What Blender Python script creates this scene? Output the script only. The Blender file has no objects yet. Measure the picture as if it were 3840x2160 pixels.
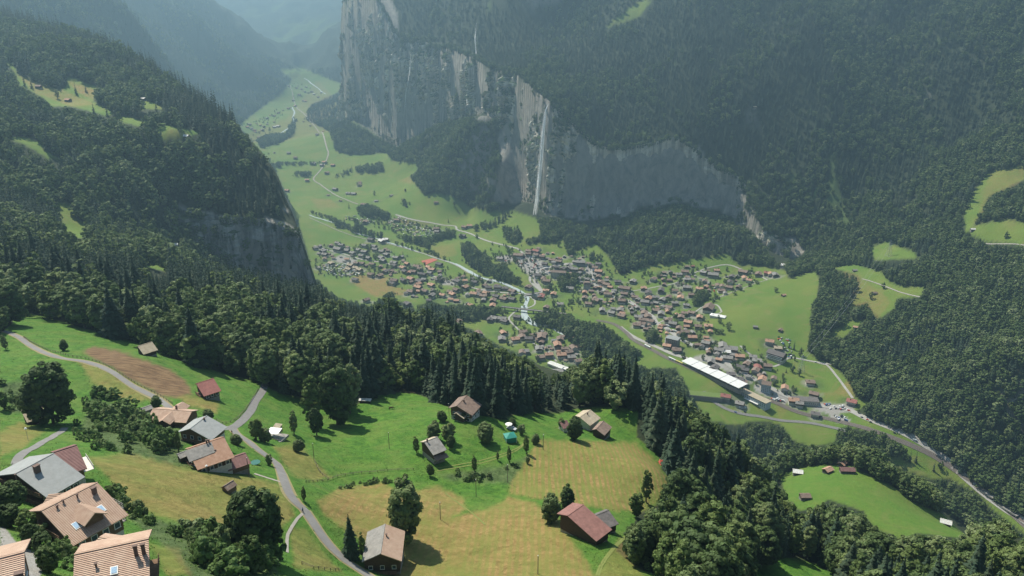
import bpy, bmesh, math, random
import numpy as np
from mathutils import Vector, Matrix, noise as mnoise
random.seed(7); RNG = np.random.default_rng(7)
R_ = math.radians
# ------------------------------------------------------------------ camera model (metres, valley floor near z = 0)
CAMZ = 650.0; PITCH = R_(20.3); FPX = 2022.0; W0, H0 = 2576.0, 1449.0
CP, SP = math.cos(PITCH), math.sin(PITCH)
def ray(u, v):
    a = (u - W0/2)/FPX; b = (H0/2 - v)/FPX
    return a, CP + b*SP, -SP + b*CP
def pt(u, v, k, val):
    """k: t depth along the view axis, y forward distance, z height"""
    a, dy, dz = ray(u, v)
    t = val if k == 't' else (val/dy if k == 'y' else (val - CAMZ)/dz)
    return (a*t, dy*t, CAMZ + dz*t)
def project(x, y, z):
    zz = z - CAMZ
    t = y*CP - zz*SP
    t = np.where(np.abs(t) < 1e-3, 1e-3, t)
    up = y*SP + zz*CP
    return W0/2 + FPX*x/t, H0/2 - FPX*up/t, t
# ------------------------------------------------------------------ noise
def _hash(ix, iy, seed):
    h = (ix.astype(np.int64)*374761393 + iy.astype(np.int64)*668265263 + seed*1442695041) & 0xffffffff
    h = ((h ^ (h >> 13))*1274126177) & 0xffffffff
    return ((h ^ (h >> 16)) & 0xffff)/65535.0
def vnoise(x, y, seed=0):
    ix = np.floor(x); iy = np.floor(y); fx = x - ix; fy = y - iy
    fx = fx*fx*(3 - 2*fx); fy = fy*fy*(3 - 2*fy)
    a = _hash(ix, iy, seed); b = _hash(ix+1, iy, seed); c = _hash(ix, iy+1, seed); d = _hash(ix+1, iy+1, seed)
    return (a*(1-fx) + b*fx)*(1-fy) + (c*(1-fx) + d*fx)*fy - 0.5
def fbm(x, y, o=4, seed=0):
    r = np.zeros_like(x); am = 1.0
    for i in range(o):
        r += am*vnoise(x, y, seed+i); x = x*2.03+17.1; y = y*2.03+5.7; am *= .5
    return r
def sstep(x, a, b):
    t = np.clip((x - a)/(b - a), 0, 1); return t*t*(3 - 2*t)
# ------------------------------------------------------------------ surfaces through surveyed points
class RBF:
    def __init__(s, pts, c):
        p = np.array(pts, float); s.p = p[:, :2]; s.c = c; n = len(p)
        d = np.sqrt(((s.p[:, None]-s.p[None])**2).sum(-1) + c*c)
        A = np.zeros((n+1, n+1)); A[:n, :n] = -d; A[:n, n] = 1; A[n, :n] = 1
        A[:n, :n] -= np.eye(n)*1e-3
        s.w = np.linalg.solve(A, np.append(p[:, 2], 0))
    def __call__(s, x, y):
        sh = x.shape; x = x.ravel(); y = y.ravel(); out = np.full(x.shape, s.w[-1])
        for i in range(len(s.p)):
            out -= s.w[i]*np.sqrt((x-s.p[i, 0])**2 + (y-s.p[i, 1])**2 + s.c**2)
        return out.reshape(sh)
def T(*l): return [pt(u, v, 't', t) for u, v, t in l]
def Y(*l): return [pt(u, v, 'y', t) for u, v, t in l]
def Z(*l): return [pt(u, v, 'z', t) for u, v, t in l]
U_pts = T((230,1400,145),(0,1449,115),(350,1449,140),(110,1260,182),(280,1180,215),(80,1080,270),(0,1050,285),(0,900,350),
 (60,840,400),(30,790,450),(370,895,365),(515,1005,325),(430,1060,295),(510,1105,275),(560,1185,245),(700,1210,250),
 (650,1390,185),(965,1400,232),(760,1285,235),(900,1449,212),(1300,1449,220),(1100,1300,262),(1480,1350,245),(1600,1400,240),
 (1480,1180,320),(1660,1200,330),(1200,1210,300),(850,1210,285),(1095,1165,308),(840,1070,350),(1000,1005,395),(1180,1045,352),
 (1300,1050,370),(1400,1040,395),(1600,1030,400),(1520,1100,370),(650,970,375),(720,1010,370),(600,960,385),(460,905,390),
 (250,840,420),(975,800,640),(850,830,560),(1150,900,520),(1300,960,480),(1500,985,460),(600,760,620),(438,630,880),
 (200,580,880),(60,430,950),(60,360,1000),(200,330,1100),(172,255,1240),(100,200,1300),(0,150,1350),(362,258,1220),
 (500,330,1150),(440,330,1100),(580,308,1230),(330,480,1000),(600,400,1150),(680,450,1140),(730,555,1095),
 (2100,1380,385),(2400,1440,360),(1800,1380,305),(1750,1300,330),(1700,1100,400),(1830,1220,405),(1950,1340,390),(1990,1425,345),(1870,1449,330),(2110,1449,350),
 (-200,1449,110),(-300,900,340),(-200,400,900),(-400,150,1350))
# cliff on the front of the left hill: rim / foot pairs
U_pts += [(-435,1030,376),(-340,1045,370),(-300,1045,356),(-275,1040,334),(-300,905,300),(-360,930,330),(-250,900,284)]
U_pts += [(0,40,580),(-150,40,625),(150,40,500),(110,85,505),(90,140,500),(300,200,470),(-700,700,560),(-1200,900,760),(-1500,1500,800),(-800,1450,560),(50,90,530)]
RM = T((2576,300,1950),(2576,0,2250),(2520,440,1850),(2450,570,1720),(2576,600,1590),(2400,450,1930)) + Z((2576,900,110),(2400,900,60),(2576,1100,8)) + \
     T((2300,300,2150),(2300,0,2400),(2100,500,2080),(2000,400,2150),(2200,560,1960),(2330,740,1580),(2250,640,1790),(2350,560,1830),(2130,640,1930))
L_pts = Z((1180,500,58),(1200,522,48),(2576,1320,-60),(2200,1080,-15),(2400,1175,-38),(1830,940,5),(1310,740,0),(1000,700,5),(820,690,10),(900,600,15),(700,450,35),
 (750,330,50),(700,300,60),(750,230,80),(750,180,110),(1000,480,50),(1150,510,55),(1215,508,48),(990,430,60),(1050,415,95),
 (1350,600,35),(1275,535,50),(1950,650,15),(1550,690,8),(1700,690,12),(1850,680,16),(1900,800,25),(2000,700,42),(2070,690,55),
 (2050,850,15),(1950,900,2),(2150,900,8),(2150,950,0),(2200,1040,-10),(2576,1250,-45),(1380,870,4),(1600,850,4),(1450,760,2),(1100,640,8),
 (1150,560,20),(1180,740,2),(950,750,4),(1450,900,0),(1420,640,22),(1640,780,5),(860,500,32),(620,350,48),(830,330,45)) + \
 T((1200,330,2450),(1240,400,2350),(1100,400,2600),(1080,335,2760),(1000,390,2900),(2080,650,1950),(1600,600,2080),(1900,600,2040)) + \
 Y((1345,545,2185),(1480,560,2145),(1600,545,2135),(1700,515,2135),(1850,555,2105),(1950,655,1940),(1000,370,3050),(900,300,3400),
 (1100,330,2870),(1180,300,2640),(1230,290,2500),(1260,400,2390),(1270,480,2330),(1300,520,2260)) + \
 T((2000,1190,800),(2380,1320,735),(2110,1165,840),(2300,1230,800),(2440,1350,700),(1980,1260,740)) + RM + \
 [(330,960,-38),(450,860,-58),(600,720,-80),(150,1100,-28),(620,430,170),(-300,600,0),(-100,900,0),(-350,1500,6),(-500,1500,8),(900,400,-40),
  (-700,1800,60),(-1000,2500,80),(-1150,3000,120)]
# mountains on the left of the valley and its head
L_pts += Z((593,307,40),(630,283,45),(703,253,50),(735,233,60),(765,213,75)) + \
 Y((487,0,5300),(507,37,5250),(540,77,5200),(583,113,5150),(633,167,5050),(700,207,4950),(520,180,4600),(480,60,4700),(450,250,4000),(450,160,4200),
 (293,0,3300),(333,43,3280),(347,83,3260),(377,140,3240),(420,240,3180),(410,270,3050),(150,150,2600),(0,80,2400),(250,200,2850),(200,60,2900),(300,150,3000),
 (640,190,6900),(600,60,8200),(500,20,8600),(700,120,7600),(750,160,6900),(820,150,6800),(800,60,8000),(850,110,5900),(835,200,5400),(870,60,6300),(905,0,6600),
 (870,250,4300),(700,0,9500),(560,110,7600)) + \
 [(-1900,5900,480),(-1750,3900,500),(-1500,3650,260),(-2500,3400,1200),(-2600,2600,1250),(-2800,5500,1250),(-2000,10500,1500),(0,10500,1700),(-5000,9000,1900),(-1100,1900,250),(-1600,2200,620)]
R_pts = Y((1378,262,2215),(1500,375,2190),(1600,380,2180),(1700,362,2180),(1790,430,2165),(1870,480,2125),(1940,580,2000),(2020,640,1940),
 (1290,190,2430),(1200,150,2650),(1100,120,2920),(1000,95,3100),(940,0,3230),(885,0,3700)) + \
 T((1500,200,2380),(1700,200,2320),(1900,200,2270),(1300,80,2650),(1400,0,2680),(1700,0,2500),(2000,0,2420)) + RM + \
 [(-600,4300,1000),(-300,3700,1000),(500,3300,1000),(1500,3000,1000),(100,2900,800)]
fU = RBF(U_pts, 8); fL = RBF(L_pts, 32); fR = RBF(R_pts, 25)
CLIFF = [(860,3850),(875,3500),(960,3200),(1000,3080),(1100,2900),(1180,2680),(1230,2520),(1290,2420),(1330,2300),(1378,2205),
         (1480,2175),(1600,2165),(1700,2165),(1790,2150),(1870,2110),(1900,2060),(1950,1980),(2020,1930)]
CX = np.array([(u-W0/2)/FPX*y for u, y in CLIFF]); CY = np.array([y for u, y in CLIFF], float)
def y_cliff(x): return np.interp(x, CX, CY) + 14*vnoise(x/45, x*0, 31) + 8*vnoise(x/14, x*0, 32)
EDGE = np.array([(900,60),(500,200),(242,312),(190,322),(159,330),(133,334),(117,357),(105,393),(96,418),(63,437),(3,505),(-76,598),(-151,699),(-197,795),(-232,901),
 (-256,979),(-298,1063),(-335,1133),(-437,1265),(-560,1400),(-900,1700),(-2500,2300),(-6000,2300),(-6000,-400),(900,-400)], float)
def in_poly(x, y, P):
    c = np.zeros(x.shape, bool); n = len(P)
    for i in range(n):
        x1, y1 = P[i]; x2, y2 = P[(i+1) % n]
        if y1 == y2: continue
        k = ((y1 > y) != (y2 > y)) & (x < (x2-x1)*(y-y1)/(y2-y1)+x1); c ^= k
    return c
def seg_dist(x, y, P, closed=True):
    d = np.full(x.shape, 1e9); n = len(P)
    for i in range(n if closed else n-1):
        x1, y1 = P[i]; x2, y2 = P[(i+1) % n]; dx, dy = x2-x1, y2-y1
        t = np.clip(((x-x1)*dx + (y-y1)*dy)/(dx*dx+dy*dy+1e-9), 0, 1)
        d = np.minimum(d, np.hypot(x-x1-t*dx, y-y1-t*dy))
    return d
def height(x, y):
    L = fL(x, y); Rr = fR(x, y)
    w = sstep(y - y_cliff(x), -4, 26)*sstep(x + .25*(y-3850)*0, -800, -690)
    z = L + np.maximum(Rr - L, 0)*w
    d = seg_dist(x, y, EDGE); ins = in_poly(x, y, EDGE); d = np.where(ins, -d, d)
    d = d + 14*vnoise(x/60, y/60, 5)*np.clip(y/600, .2, 1)
    k = np.interp(y, [0, 500, 580, 900, 1000, 1300, 1500], [1.0, 1.0, 2.3, 2.6, 4, 4, .8])
    k = np.where((y > 1300) & (x > -620), 4, k)
    up = fU(x, y) - k*np.maximum(d, 0)
    yc = 1018 + 10*vnoise(x/25, x*0, 71) - .12*np.maximum(-x-330, 0)
    up = up - np.interp(x, [-470, -430, -340, -290, -200], [0, 30, 70, 80, 80])*(1-sstep(y-yc, 0, 12))*sstep(y, 800, 960)
    near = y < 2600
    z = np.where(near & (up > z), up, z)
    # rugged relief on the mountains, gentle undulation on the meadows
    r = np.hypot(x, y)
    rug = sstep(y - y_cliff(x), 10, 120) + sstep(x, 780, 950) + sstep(r, 3500, 5200)*1.8 + sstep(-x-.35*y, 350, 700)*sstep(y, 1500, 2200)
    flat = ((z < 125) & (y > 2200) & (y < 6500)).astype(float)
    rug = np.clip(rug, 0, 2)*(1-.95*flat)
    ridg = .5-np.abs(fbm(x/190+y/700, y/520, 4, 11))
    z = z + rug*(34*fbm(x/170, y/210, 5, 3) + 40*(ridg-.3)) + 0.9*fbm(x/38, y/38, 3, 9)*np.clip(r/900, .35, 1.5) + np.where(r < 620, 1.5*fbm(x/30, y/30, 2, 19) + .38*fbm(x/7, y/5, 3, 29), 0)*np.clip((620-r)/60, 0, 1)
    crag = sstep(x, -420, -330)*(1-sstep(x, 40, 90))*sstep(y, 2190, 2260)*(1-sstep(y, 2560, 2640))*(y < y_cliff(x)+10)*sstep(z, 70, 130)
    z = z + crag*16*fbm(x/30, y/30, 4, 47)
    return z
# ------------------------------------------------------------------ terrain grid (finer towards the viewer)
NS, NY = 900, 1000
S = np.linspace(-1.12, 1.12, NS); YY = np.geomspace(45, 11500, NY)
GX = S[None, :]*YY[:, None]; GY = np.repeat(YY[:, None], NS, 1)
GZ = height(GX, GY)
LY0, LDY = math.log(YY[0]), math.log(YY[-1]/YY[0])/(NY-1)
def hz(x, y):
    x = np.asarray(x, float); y = np.asarray(y, float)
    fy = np.clip((np.log(np.maximum(y, 1))-LY0)/LDY, 0, NY-1.001); fs = np.clip((x/np.maximum(y, 1)-S[0])/(S[1]-S[0]), 0, NS-1.001)
    i = fy.astype(int); j = fs.astype(int); a = fy-i; b = fs-j
    return (GZ[i, j]*(1-b)+GZ[i, j+1]*b)*(1-a) + (GZ[i+1, j]*(1-b)+GZ[i+1, j+1]*b)*a
_TS = np.geomspace(70, 12500, 1400)
def ground(u, v, tmin=70, tmax=12500):
    """the point of the terrain seen at a place of the photograph"""
    u = np.atleast_1d(np.asarray(u, float)); v = np.atleast_1d(np.asarray(v, float))
    a = (u-W0/2)/FPX; b = (H0/2-v)/FPX; dy = CP+b*SP; dz = -SP+b*CP
    ts = _TS[(_TS >= tmin) & (_TS <= tmax)]
    X = a[:, None]*ts; Yq = dy[:, None]*ts; Zq = CAMZ+dz[:, None]*ts
    below = Zq < hz(X, Yq)
    k = np.where(below.any(1), below.argmax(1), len(ts)-1); k = np.maximum(k, 1)
    lo = ts[k-1]; hi = ts[k]
    for _ in range(12):
        m = .5*(lo+hi); bl = (CAMZ+dz*m) < hz(a*m, dy*m)
        hi = np.where(bl, m, hi); lo = np.where(bl, lo, m)
    x = a*hi; y = dy*hi
    return np.stack([x, y, hz(x, y)], 1)
def g1(u, v, **k): return ground(u, v, **k)[0]
# ------------------------------------------------------------------ picture-plane map of land cover, used to survey where forest stands
MS = 4; MW, MH = int(W0/MS)+1, int(H0/MS)+1
_mu, _mv = np.meshgrid((np.arange(MW)+.5)*MS, (np.arange(MH)+.5)*MS)
CLEAR = np.zeros((MH, MW), np.uint8)
def poly_mask(P): return in_poly(_mu, _mv, P)
VC = [(740,535),(690,420),(650,375),(600,315),(640,285),(700,240),(735,200),(700,172),(760,170),(820,195),(870,215),(850,232),(780,262),(765,300),(830,330),(845,380),(880,388),(975,385),
 (985,405),(1045,408),(1052,425),(1030,445),(1052,470),(1070,492),(1095,482),(1125,488),(1175,515),(1215,528),(1232,534),(1290,530),(1345,548),(1365,560),(1355,600),(1320,615),
 (1400,608),(1415,600),(1430,640),(1500,612),(1530,645),(1560,690),(1620,672),(1720,655),(1830,640),(1860,668),(1920,670),(1975,680),(1985,702),(2047,680),(2062,700),
 (2054,750),(2044,766),(2040,803),(2037,850),(2030,883),(2062,905),(2100,922),(2137,960),(2150,1000),(2190,1015),(2150,1035),(2200,1060),(2290,1095),(2380,1155),
 (2440,1210),(2500,1260),(2580,1310),(2580,1345),(2500,1285),(2460,1240),(2390,1205),(2320,1200),(2270,1180),(2200,1140),(2190,1085),(2130,1072),(2110,1078),(2100,1112),(2040,1124),(1994,1109),(1977,1083),(1960,1066),(1900,1058),
 (1850,1070),(1775,1055),(1755,1020),(1735,985),(1715,950),(1700,925),(1640,925),(1600,950),(1500,925),(1440,915),(1425,932),(1375,935),
 (1340,905),(1250,865),(1180,825),(1100,800),(1050,790),(1040,770),(1000,755),(985,725),(965,740),(930,765),(850,745),(790,695),(775,640),(760,590)]
FORESTS = [
 [(822,548),(850,552),(885,566),(925,583),(980,600),(1060,624),(1148,652),(1148,661),(1055,634),(975,608),(900,589),(850,570)],
 [(1345,786),(1395,768),(1400,783),(1437,786),(1447,800),(1507,808),(1517,813),(1545,830),(1570,851),(1583,862),(1621,884),(1626,895),(1585,908),(1700,945),(1715,960),(1500,960),(1477,921),(1465,891),(1454,875),(1427,858),(1420,843),(1387,825),(1367,820),(1342,812)],
 [(1048,767),(1086,752),(1103,762),(1270,768),(1277,790),(1224,803),(1195,810),(1100,805),(1050,790)],
 [(985,588),(1030,590),(1078,594),(1125,577),(1148,574),(1150,598),(1110,603),(1080,615),(1085,632),(1120,652),(1158,652),(1160,610),(1180,604),(1207,625),(1232,640),(1236,660),(1274,657),(1277,670),(1291,687),(1314,697),(1314,722),(1262,705),(1207,688),(1170,662),(1140,650),(1090,628),(1000,602)],
 [(1192,580),(1189,563),(1239,546),(1289,523),(1292,536),(1265,563),(1225,580)],
 [(1265,566),(1302,563),(1312,583),(1310,600),(1289,616),(1279,610),(1264,596)],
 [(1352,552),(1400,546),(1405,605),(1319,614),(1322,598),(1360,590)],
 [(1399,690),(1424,682),(1466,688),(1466,703),(1447,717),(1416,732),(1404,723)],
 [(1752,731),(1770,722),(1787,731),(1795,750),(1760,765),(1748,775),(1740,760)],
 [(1617,836),(1643,819),(1660,836),(1650,864),(1623,866)],
 [(1470,655),(1495,628),(1513,640),(1520,655)],
 [(893,415),(960,403),(968,422),(960,437),(895,438)], [(835,445),(860,425),(890,412),(888,437),(843,450)], [(733,446),(740,430),(785,428),(785,444)],
 [(670,412),(700,405),(760,403),(830,405),(830,412),(672,420)], [(640,352),(670,335),(720,330),(735,290),(750,295),(735,345),(700,362),(655,372)],
 [(848,570),(862,548),(885,552),(895,575),(930,590),(960,596),(975,585),(925,575),(895,545),(860,540)], [(895,520),(930,508),(960,525),(985,535),(985,552),(930,548),(900,540)],
 [(1003,515),(1010,498),(1022,498),(1025,508),(1050,498),(1052,505),(1022,520)], [(1073,478),(1090,470),(1105,480),(1120,460),(1150,480),(1110,490)],
 [(778,540),(778,528),(850,545),(846,553)], [(1560,805),(1590,800),(1585,815)],
 [(2200,1140),(2188,1095),(2200,1075),(2245,1100),(2290,1130),(2280,1165)],
]
CLEARS = [VC,
 # near meadows
 [(0,842),(60,785),(150,808),(230,833),(330,858),(400,887),(470,912),(560,940),(655,962),(700,990),(760,1000),(860,1035),(905,1015),(945,988),(1040,988),(1130,1025),(1270,1055),(1310,1036),(1400,1042),
  (1460,1028),(1520,1025),(1605,1030),(1600,1100),(1650,1140),(1685,1190),(1672,1262),(1605,1290),(1592,1320),(1548,1385),(1600,1430),(1650,1449),(1650,1600),(0,1600)],
 [(1870,1460),(1895,1428),(1960,1405),(2000,1404),(2060,1420),(2110,1445),(2120,1460)],
 [(1960,1194),(2014,1177),(2070,1166),(2130,1169),(2160,1183),(2237,1219),(2284,1253),(2367,1293),(2410,1309),(2455,1343),(2417,1353),(2300,1341),(2267,1358),(2210,1331),(2184,1308),(2174,1286),(2117,1266),(2084,1256),(2050,1278),(2017,1283),(1990,1273),(1975,1239)],
 # meadows on the left hill
 [(7,150),(37,157),(43,187),(97,207),(160,228),(172,190),(243,218),(235,255),(290,285),(270,292),(180,268),(130,268),(90,235),(50,215),(35,180)],
 [(345,246),(400,262),(412,275),(360,275)], [(290,290),(330,295),(372,308),(350,318),(300,305)],
 [(390,320),(407,307),(433,317),(510,333),(480,343),(430,347),(403,353)], [(7,343),(60,343),(100,358),(120,380),(150,400),(120,397),(60,362)],
 [(143,503),(180,513),(187,540),(213,566),(220,593),(203,600),(160,593),(157,560),(150,530)], [(357,655),(410,654),(420,683),(367,672)], [(430,608),(448,608),(450,628),(430,630)],
 # meadows on the right flank
 [(2490,430),(2576,415),(2580,450),(2540,468),(2490,490),(2455,560),(2430,590),(2425,540),(2450,480)], [(2440,570),(2530,550),(2580,560),(2580,618),(2480,608),(2440,590)],
 [(2190,622),(2230,608),(2300,635),(2310,650),(2200,655)], [(2035,478),(2060,485),(2050,492)],
 [(2085,672),(2150,665),(2217,683),(2240,710),(2264,720),(2330,723),(2315,748),(2257,750),(2250,776),(2217,800),(2198,790),(2184,760),(2140,770),(2160,730),(2165,700),(2150,690)],
 [(2130,805),(2175,806),(2120,850),(2085,842)], [(1590,15),(1620,0),(1640,0),(1610,40),(1520,70)],
 # bare rock
 [(905,0),(985,0),(1003,45),(1000,95),(1050,102),(1130,108),(1190,130),(1205,150),(1225,175),(1262,180),(1295,198),(1340,230),(1378,262),(1400,290),(1430,312),(1470,350),(1500,385),(1560,375),(1640,365),
  (1760,368),(1790,430),(1850,460),(1880,500),(1895,560),(1930,595),(2000,600),(2030,640),(1960,662),(1925,620),(1890,578),(1850,562),(1830,538),(1700,508),(1600,530),(1560,550),(1480,560),(1400,546),
  (1330,545),(1240,500),(1250,460),(1260,400),(1250,340),(1285,290),(1255,290),(1220,305),(1180,290),(1150,295),(1080,318),(1000,368),(930,330),(880,300),(868,240),(880,150)],
 [(450,518),(560,542),(620,558),(690,543),(718,520),(745,560),(770,640),(787,695),(700,680),(600,620),(500,570)],
]
for i, P in enumerate(CLEARS):
    CLEAR[poly_mask(P)] = 1
    if i == 0:
        for F in FORESTS: CLEAR[poly_mask(F)] = 0
def clear_at(u, v):
    iu = np.clip((np.asarray(u)/MS).astype(int), 0, MW-1); iv = np.clip((np.asarray(v)/MS).astype(int), 0, MH-1)
    r = CLEAR[iv, iu] > 0
    return r
# ------------------------------------------------------------------ nodes helper and materials
SC = bpy.context.scene
COL = SC.collection
class NT:
    def __init__(s, name, rough=.9):
        s.m = bpy.data.materials.new(name); s.m.use_nodes = True; s.t = s.m.node_tree
        s.b = s.t.nodes['Principled BSDF']; s.b.inputs['Roughness'].default_value = rough
        s.b.inputs['Specular IOR Level'].default_value = .25
    def n(s, typ, ins={}, **kw):
        nd = s.t.nodes.new('ShaderNode'+typ)
        for k, v in kw.items(): setattr(nd, k, v)
        for k, v in ins.items():
            if hasattr(v, 'is_linked') or hasattr(v, 'links'): s.t.links.new(v, nd.inputs[k])
            else: nd.inputs[k].default_value = v
        return nd
    def link(s, a, b): s.t.links.new(a, b)
    def noise(s, vec, scale, detail=5, rough=.55, dist=0):
        return s.n('TexNoise', {'Vector': vec, 'Scale': scale, 'Detail': detail, 'Roughness': rough, 'Distortion': dist}).outputs['Fac']
    def ramp(s, f, *st):
        nd = s.n('ValToRGB', {'Fac': f}); e = nd.color_ramp.elements
        while len(e) < len(st): e.new(.5)
        for i, (p, c) in enumerate(st): e[i].position = p; e[i].color = c if len(c) == 4 else (*c, 1)
        return nd.outputs[0]
    def mix(s, f, a, b, bt='MIX'):
        nd = s.n('Mix', data_type='RGBA', blend_type=bt)
        for k, v in ((0, f), (6, a), (7, b)):
            if hasattr(v, 'is_linked'): s.link(v, nd.inputs[k])
            else: nd.inputs[k].default_value = v if k == 0 else (v if len(v) == 4 else (*v, 1))
        return nd.outputs[2]
    def math(s, op, a, b=0.0, c=0.0):
        nd = s.n('Math', operation=op)
        for k, v in enumerate((a, b, c)):
            if hasattr(v, 'is_linked'): s.link(v, nd.inputs[k])
            else: nd.inputs[k].default_value = v
        return nd.outputs[0]
    def pos(s): return s.n('NewGeometry').outputs['Position']
    def obj(s): return s.n('TexCoord').outputs['Object']
    def scale(s, vec, sc, rot=(0, 0, 0)):
        return s.n('Mapping', {'Vector': vec, 'Scale': sc, 'Rotation': rot}).outputs[0]
    def bump(s, h, strength=.5, dist=1.0):
        nd = s.n('Bump', {'Height': h, 'Strength': strength, 'Distance': dist}); s.link(nd.outputs[0], s.b.inputs['Normal'])
    def col(s, c): s.link(c, s.b.inputs['Base Color']); return s.m
def add_mesh(name, V, F, mats, mi=None, smooth=False, parent=None, col=True):
    me = bpy.data.meshes.new(name)
    V = np.asarray(V, np.float32); n = len(V)
    if isinstance(F, np.ndarray):
        k = F.shape[1]; nf = len(F)
        me.vertices.add(n); me.vertices.foreach_set('co', V.ravel())
        me.loops.add(nf*k); me.loops.foreach_set('vertex_index', F.ravel().astype(np.int32))
        me.polygons.add(nf); me.polygons.foreach_set('loop_start', np.arange(0, nf*k, k, dtype=np.int32))
    else:
        me.from_pydata(V.tolist(), [], F); nf = len(F)
    for m in (mats if isinstance(mats, (list, tuple)) else [mats]): me.materials.append(m)
    if mi is not None: me.polygons.foreach_set('material_index', np.asarray(mi, np.int32))
    me.update(calc_edges=True)
    me.polygons.foreach_set('use_smooth', np.full(nf, smooth))
    me.validate()
    o = bpy.data.objects.new(name, me)
    if col: COL.objects.link(o)
    if parent is not None: o.parent = parent
    return o
def tag(o, label=None, cat=None, group=None, kind=None):
    if label: o['label'] = label
    if cat: o['category'] = cat
    if group: o['group'] = group
    if kind: o['kind'] = kind
    return o
def empty(name, loc, rz=0, label=None, cat=None, group=None):
    o = bpy.data.objects.new(name, None); COL.objects.link(o); o.location = loc; o.rotation_euler = (0, 0, rz)
    o.empty_display_size = 1
    return tag(o, label, cat, group)
# ---- terrain attributes: what grows or lies on each spot
pu, pv, ptt = project(GX, GY, GZ)
def near_mask(P, tmin, tmax, soft=0):
    b = (ptt > tmin) & (ptt < tmax)
    m = np.zeros(GX.shape, bool)
    ub = [p[0] for p in P]; vb = [p[1] for p in P]
    sel = b & (pu > min(ub)-soft) & (pu < max(ub)+soft) & (pv > min(vb)-soft) & (pv < max(vb)+soft)
    x = pu[sel]; y = pv[sel]
    ins = in_poly(x, y, P)
    out = np.zeros(GX.shape, np.float32)
    if soft:
        d = seg_dist(x, y, P); d = np.where(ins, d, -d); out[sel] = sstep(d + soft*.9*fbm(x/(soft*2), y/(soft*1.2), 3, 44), -soft, soft)
    else: out[sel] = ins
    return out
# cover: R lush grass, G dry hay, B bare earth ; second attribute: R mowing rows, G meadow (against forest floor), B rock
lush = np.zeros(GX.shape, np.float32); hay = lush.copy(); earth = lush.copy(); rows = lush.copy(); mead = lush.copy(); rock = lush.copy(); weed = lush.copy(); gravel = lush.copy()
inclear = clear_at(pu, pv).astype(np.float32)
NEAR = CLEARS[1]
mead = np.maximum(mead, near_mask(NEAR, 60, 560, 3)); lush = np.maximum(lush, near_mask(NEAR, 60, 560, 3))
for P, a, b in [(CLEARS[2], 250, 450), (CLEARS[3], 500, 1000)]: mead = np.maximum(mead, near_mask(P, a, b, 3))
lush = np.maximum(lush, near_mask(CLEARS[2], 250, 450, 3)); lush = np.maximum(lush, .5*near_mask(CLEARS[3], 500, 1000, 3))
for P in CLEARS[4:19]: mead = np.maximum(mead, near_mask(P, 700, 2600, 3))
mead = np.maximum(mead, near_mask(VC, 1000, 8000, 2))
mead = np.maximum(mead, ((ptt > 900) & (GZ < 12) & (GY < 2100) & (pu < 1000)).astype(np.float32))
for P, t0, t1, amt in [
 ([(220,1150),(330,1140),(420,1165),(520,1190),(640,1200),(700,1220),(730,1260),(740,1300),(700,1335),(640,1250),(590,1240),(560,1350),(480,1320),(380,1290),(320,1290),(300,1230)], 60, 400, .62),
 ([(800,1260),(850,1230),(960,1215),(1000,1240),(1100,1225),(1160,1250),(1175,1280),(1140,1300),(1220,1285),(1280,1250),(1340,1262),(1395,1300),(1430,1350),(1480,1415),(1500,1460),(1000,1460),(960,1400),(880,1340),(820,1300)], 60, 400, .95),
 ([(1350,1105),(1400,1108),(1600,1115),(1640,1150),(1680,1200),(1670,1262),(1600,1290),(1480,1272),(1400,1265),(1280,1240),(1290,1210),(1330,1150)], 60, 500, .85),
 ([(690,1125),(750,1115),(830,1200),(790,1212),(735,1195)], 60, 400, .6), ([(0,1085),(50,1062),(112,1085),(60,1125),(0,1150)], 60, 400, .6),
 ([(730,1330),(765,1330),(860,1440),(740,1430)], 60, 300, .5), ([(1560,1350),(1625,1460),(1490,1460)], 60, 300, .55),
 ([(200,910),(270,930),(340,970),(375,1005),(330,1012),(270,990),(230,960)], 60, 500, .65), ([(430,985),(500,1000),(550,1010),(545,1040),(480,1022)], 60, 500, .75),
 ([(270,965),(290,930),(400,990),(430,1010),(380,1010)], 60, 500, .4),
 ([(380,1370),(450,1380),(480,1449),(420,1449)], 60, 300, .45),
 ([(878,703),(900,692),(978,697),(971,713),(1025,732),(1020,742),(991,743),(945,747),(895,717)], 1200, 2600, .95),
 ([(1030,445),(1052,470),(1070,470),(1000,455)], 1500, 3500, .6), ([(780,500),(830,500),(850,520),(800,522)], 1500, 3500, .5),
 ([(1075,640),(1100,620),(1140,615),(1150,640),(1110,650)], 1200, 2600, .4), ([(2080,1000),(2140,950),(2150,1000),(2060,990),(2040,960)], 900, 2000, .6),
 ([(2240,1183),(2300,1170),(2320,1180),(2250,1190)], 400, 1000, .4), ([(2090,680),(2160,690),(2240,760),(2210,800),(2130,760)], 900, 2500, .45),
 ([(2490,430),(2576,415),(2576,450),(2455,560)], 900, 2500, .35), ([(1950,1010),(1990,1020),(1960,1060)], 900, 1500, .3), ([(1700,1020),(1600,1010),(1670,1035)], 300, 500, .3),
 ([(43,187),(97,207),(160,228),(240,262),(180,268),(90,235)], 700, 1600, .6), ([(172,205),(240,225),(235,250),(200,235)], 700, 1600, .8), ([(403,353),(430,322),(480,340)], 700, 1600, .4),
 ([(560,360),(720,300),(800,200),(850,260),(830,330),(700,360)], 2500, 7000, .4)]:
    hay = np.maximum(hay, amt*near_mask(P, t0, t1, 8 if t1 < 600 else 3))
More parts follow.
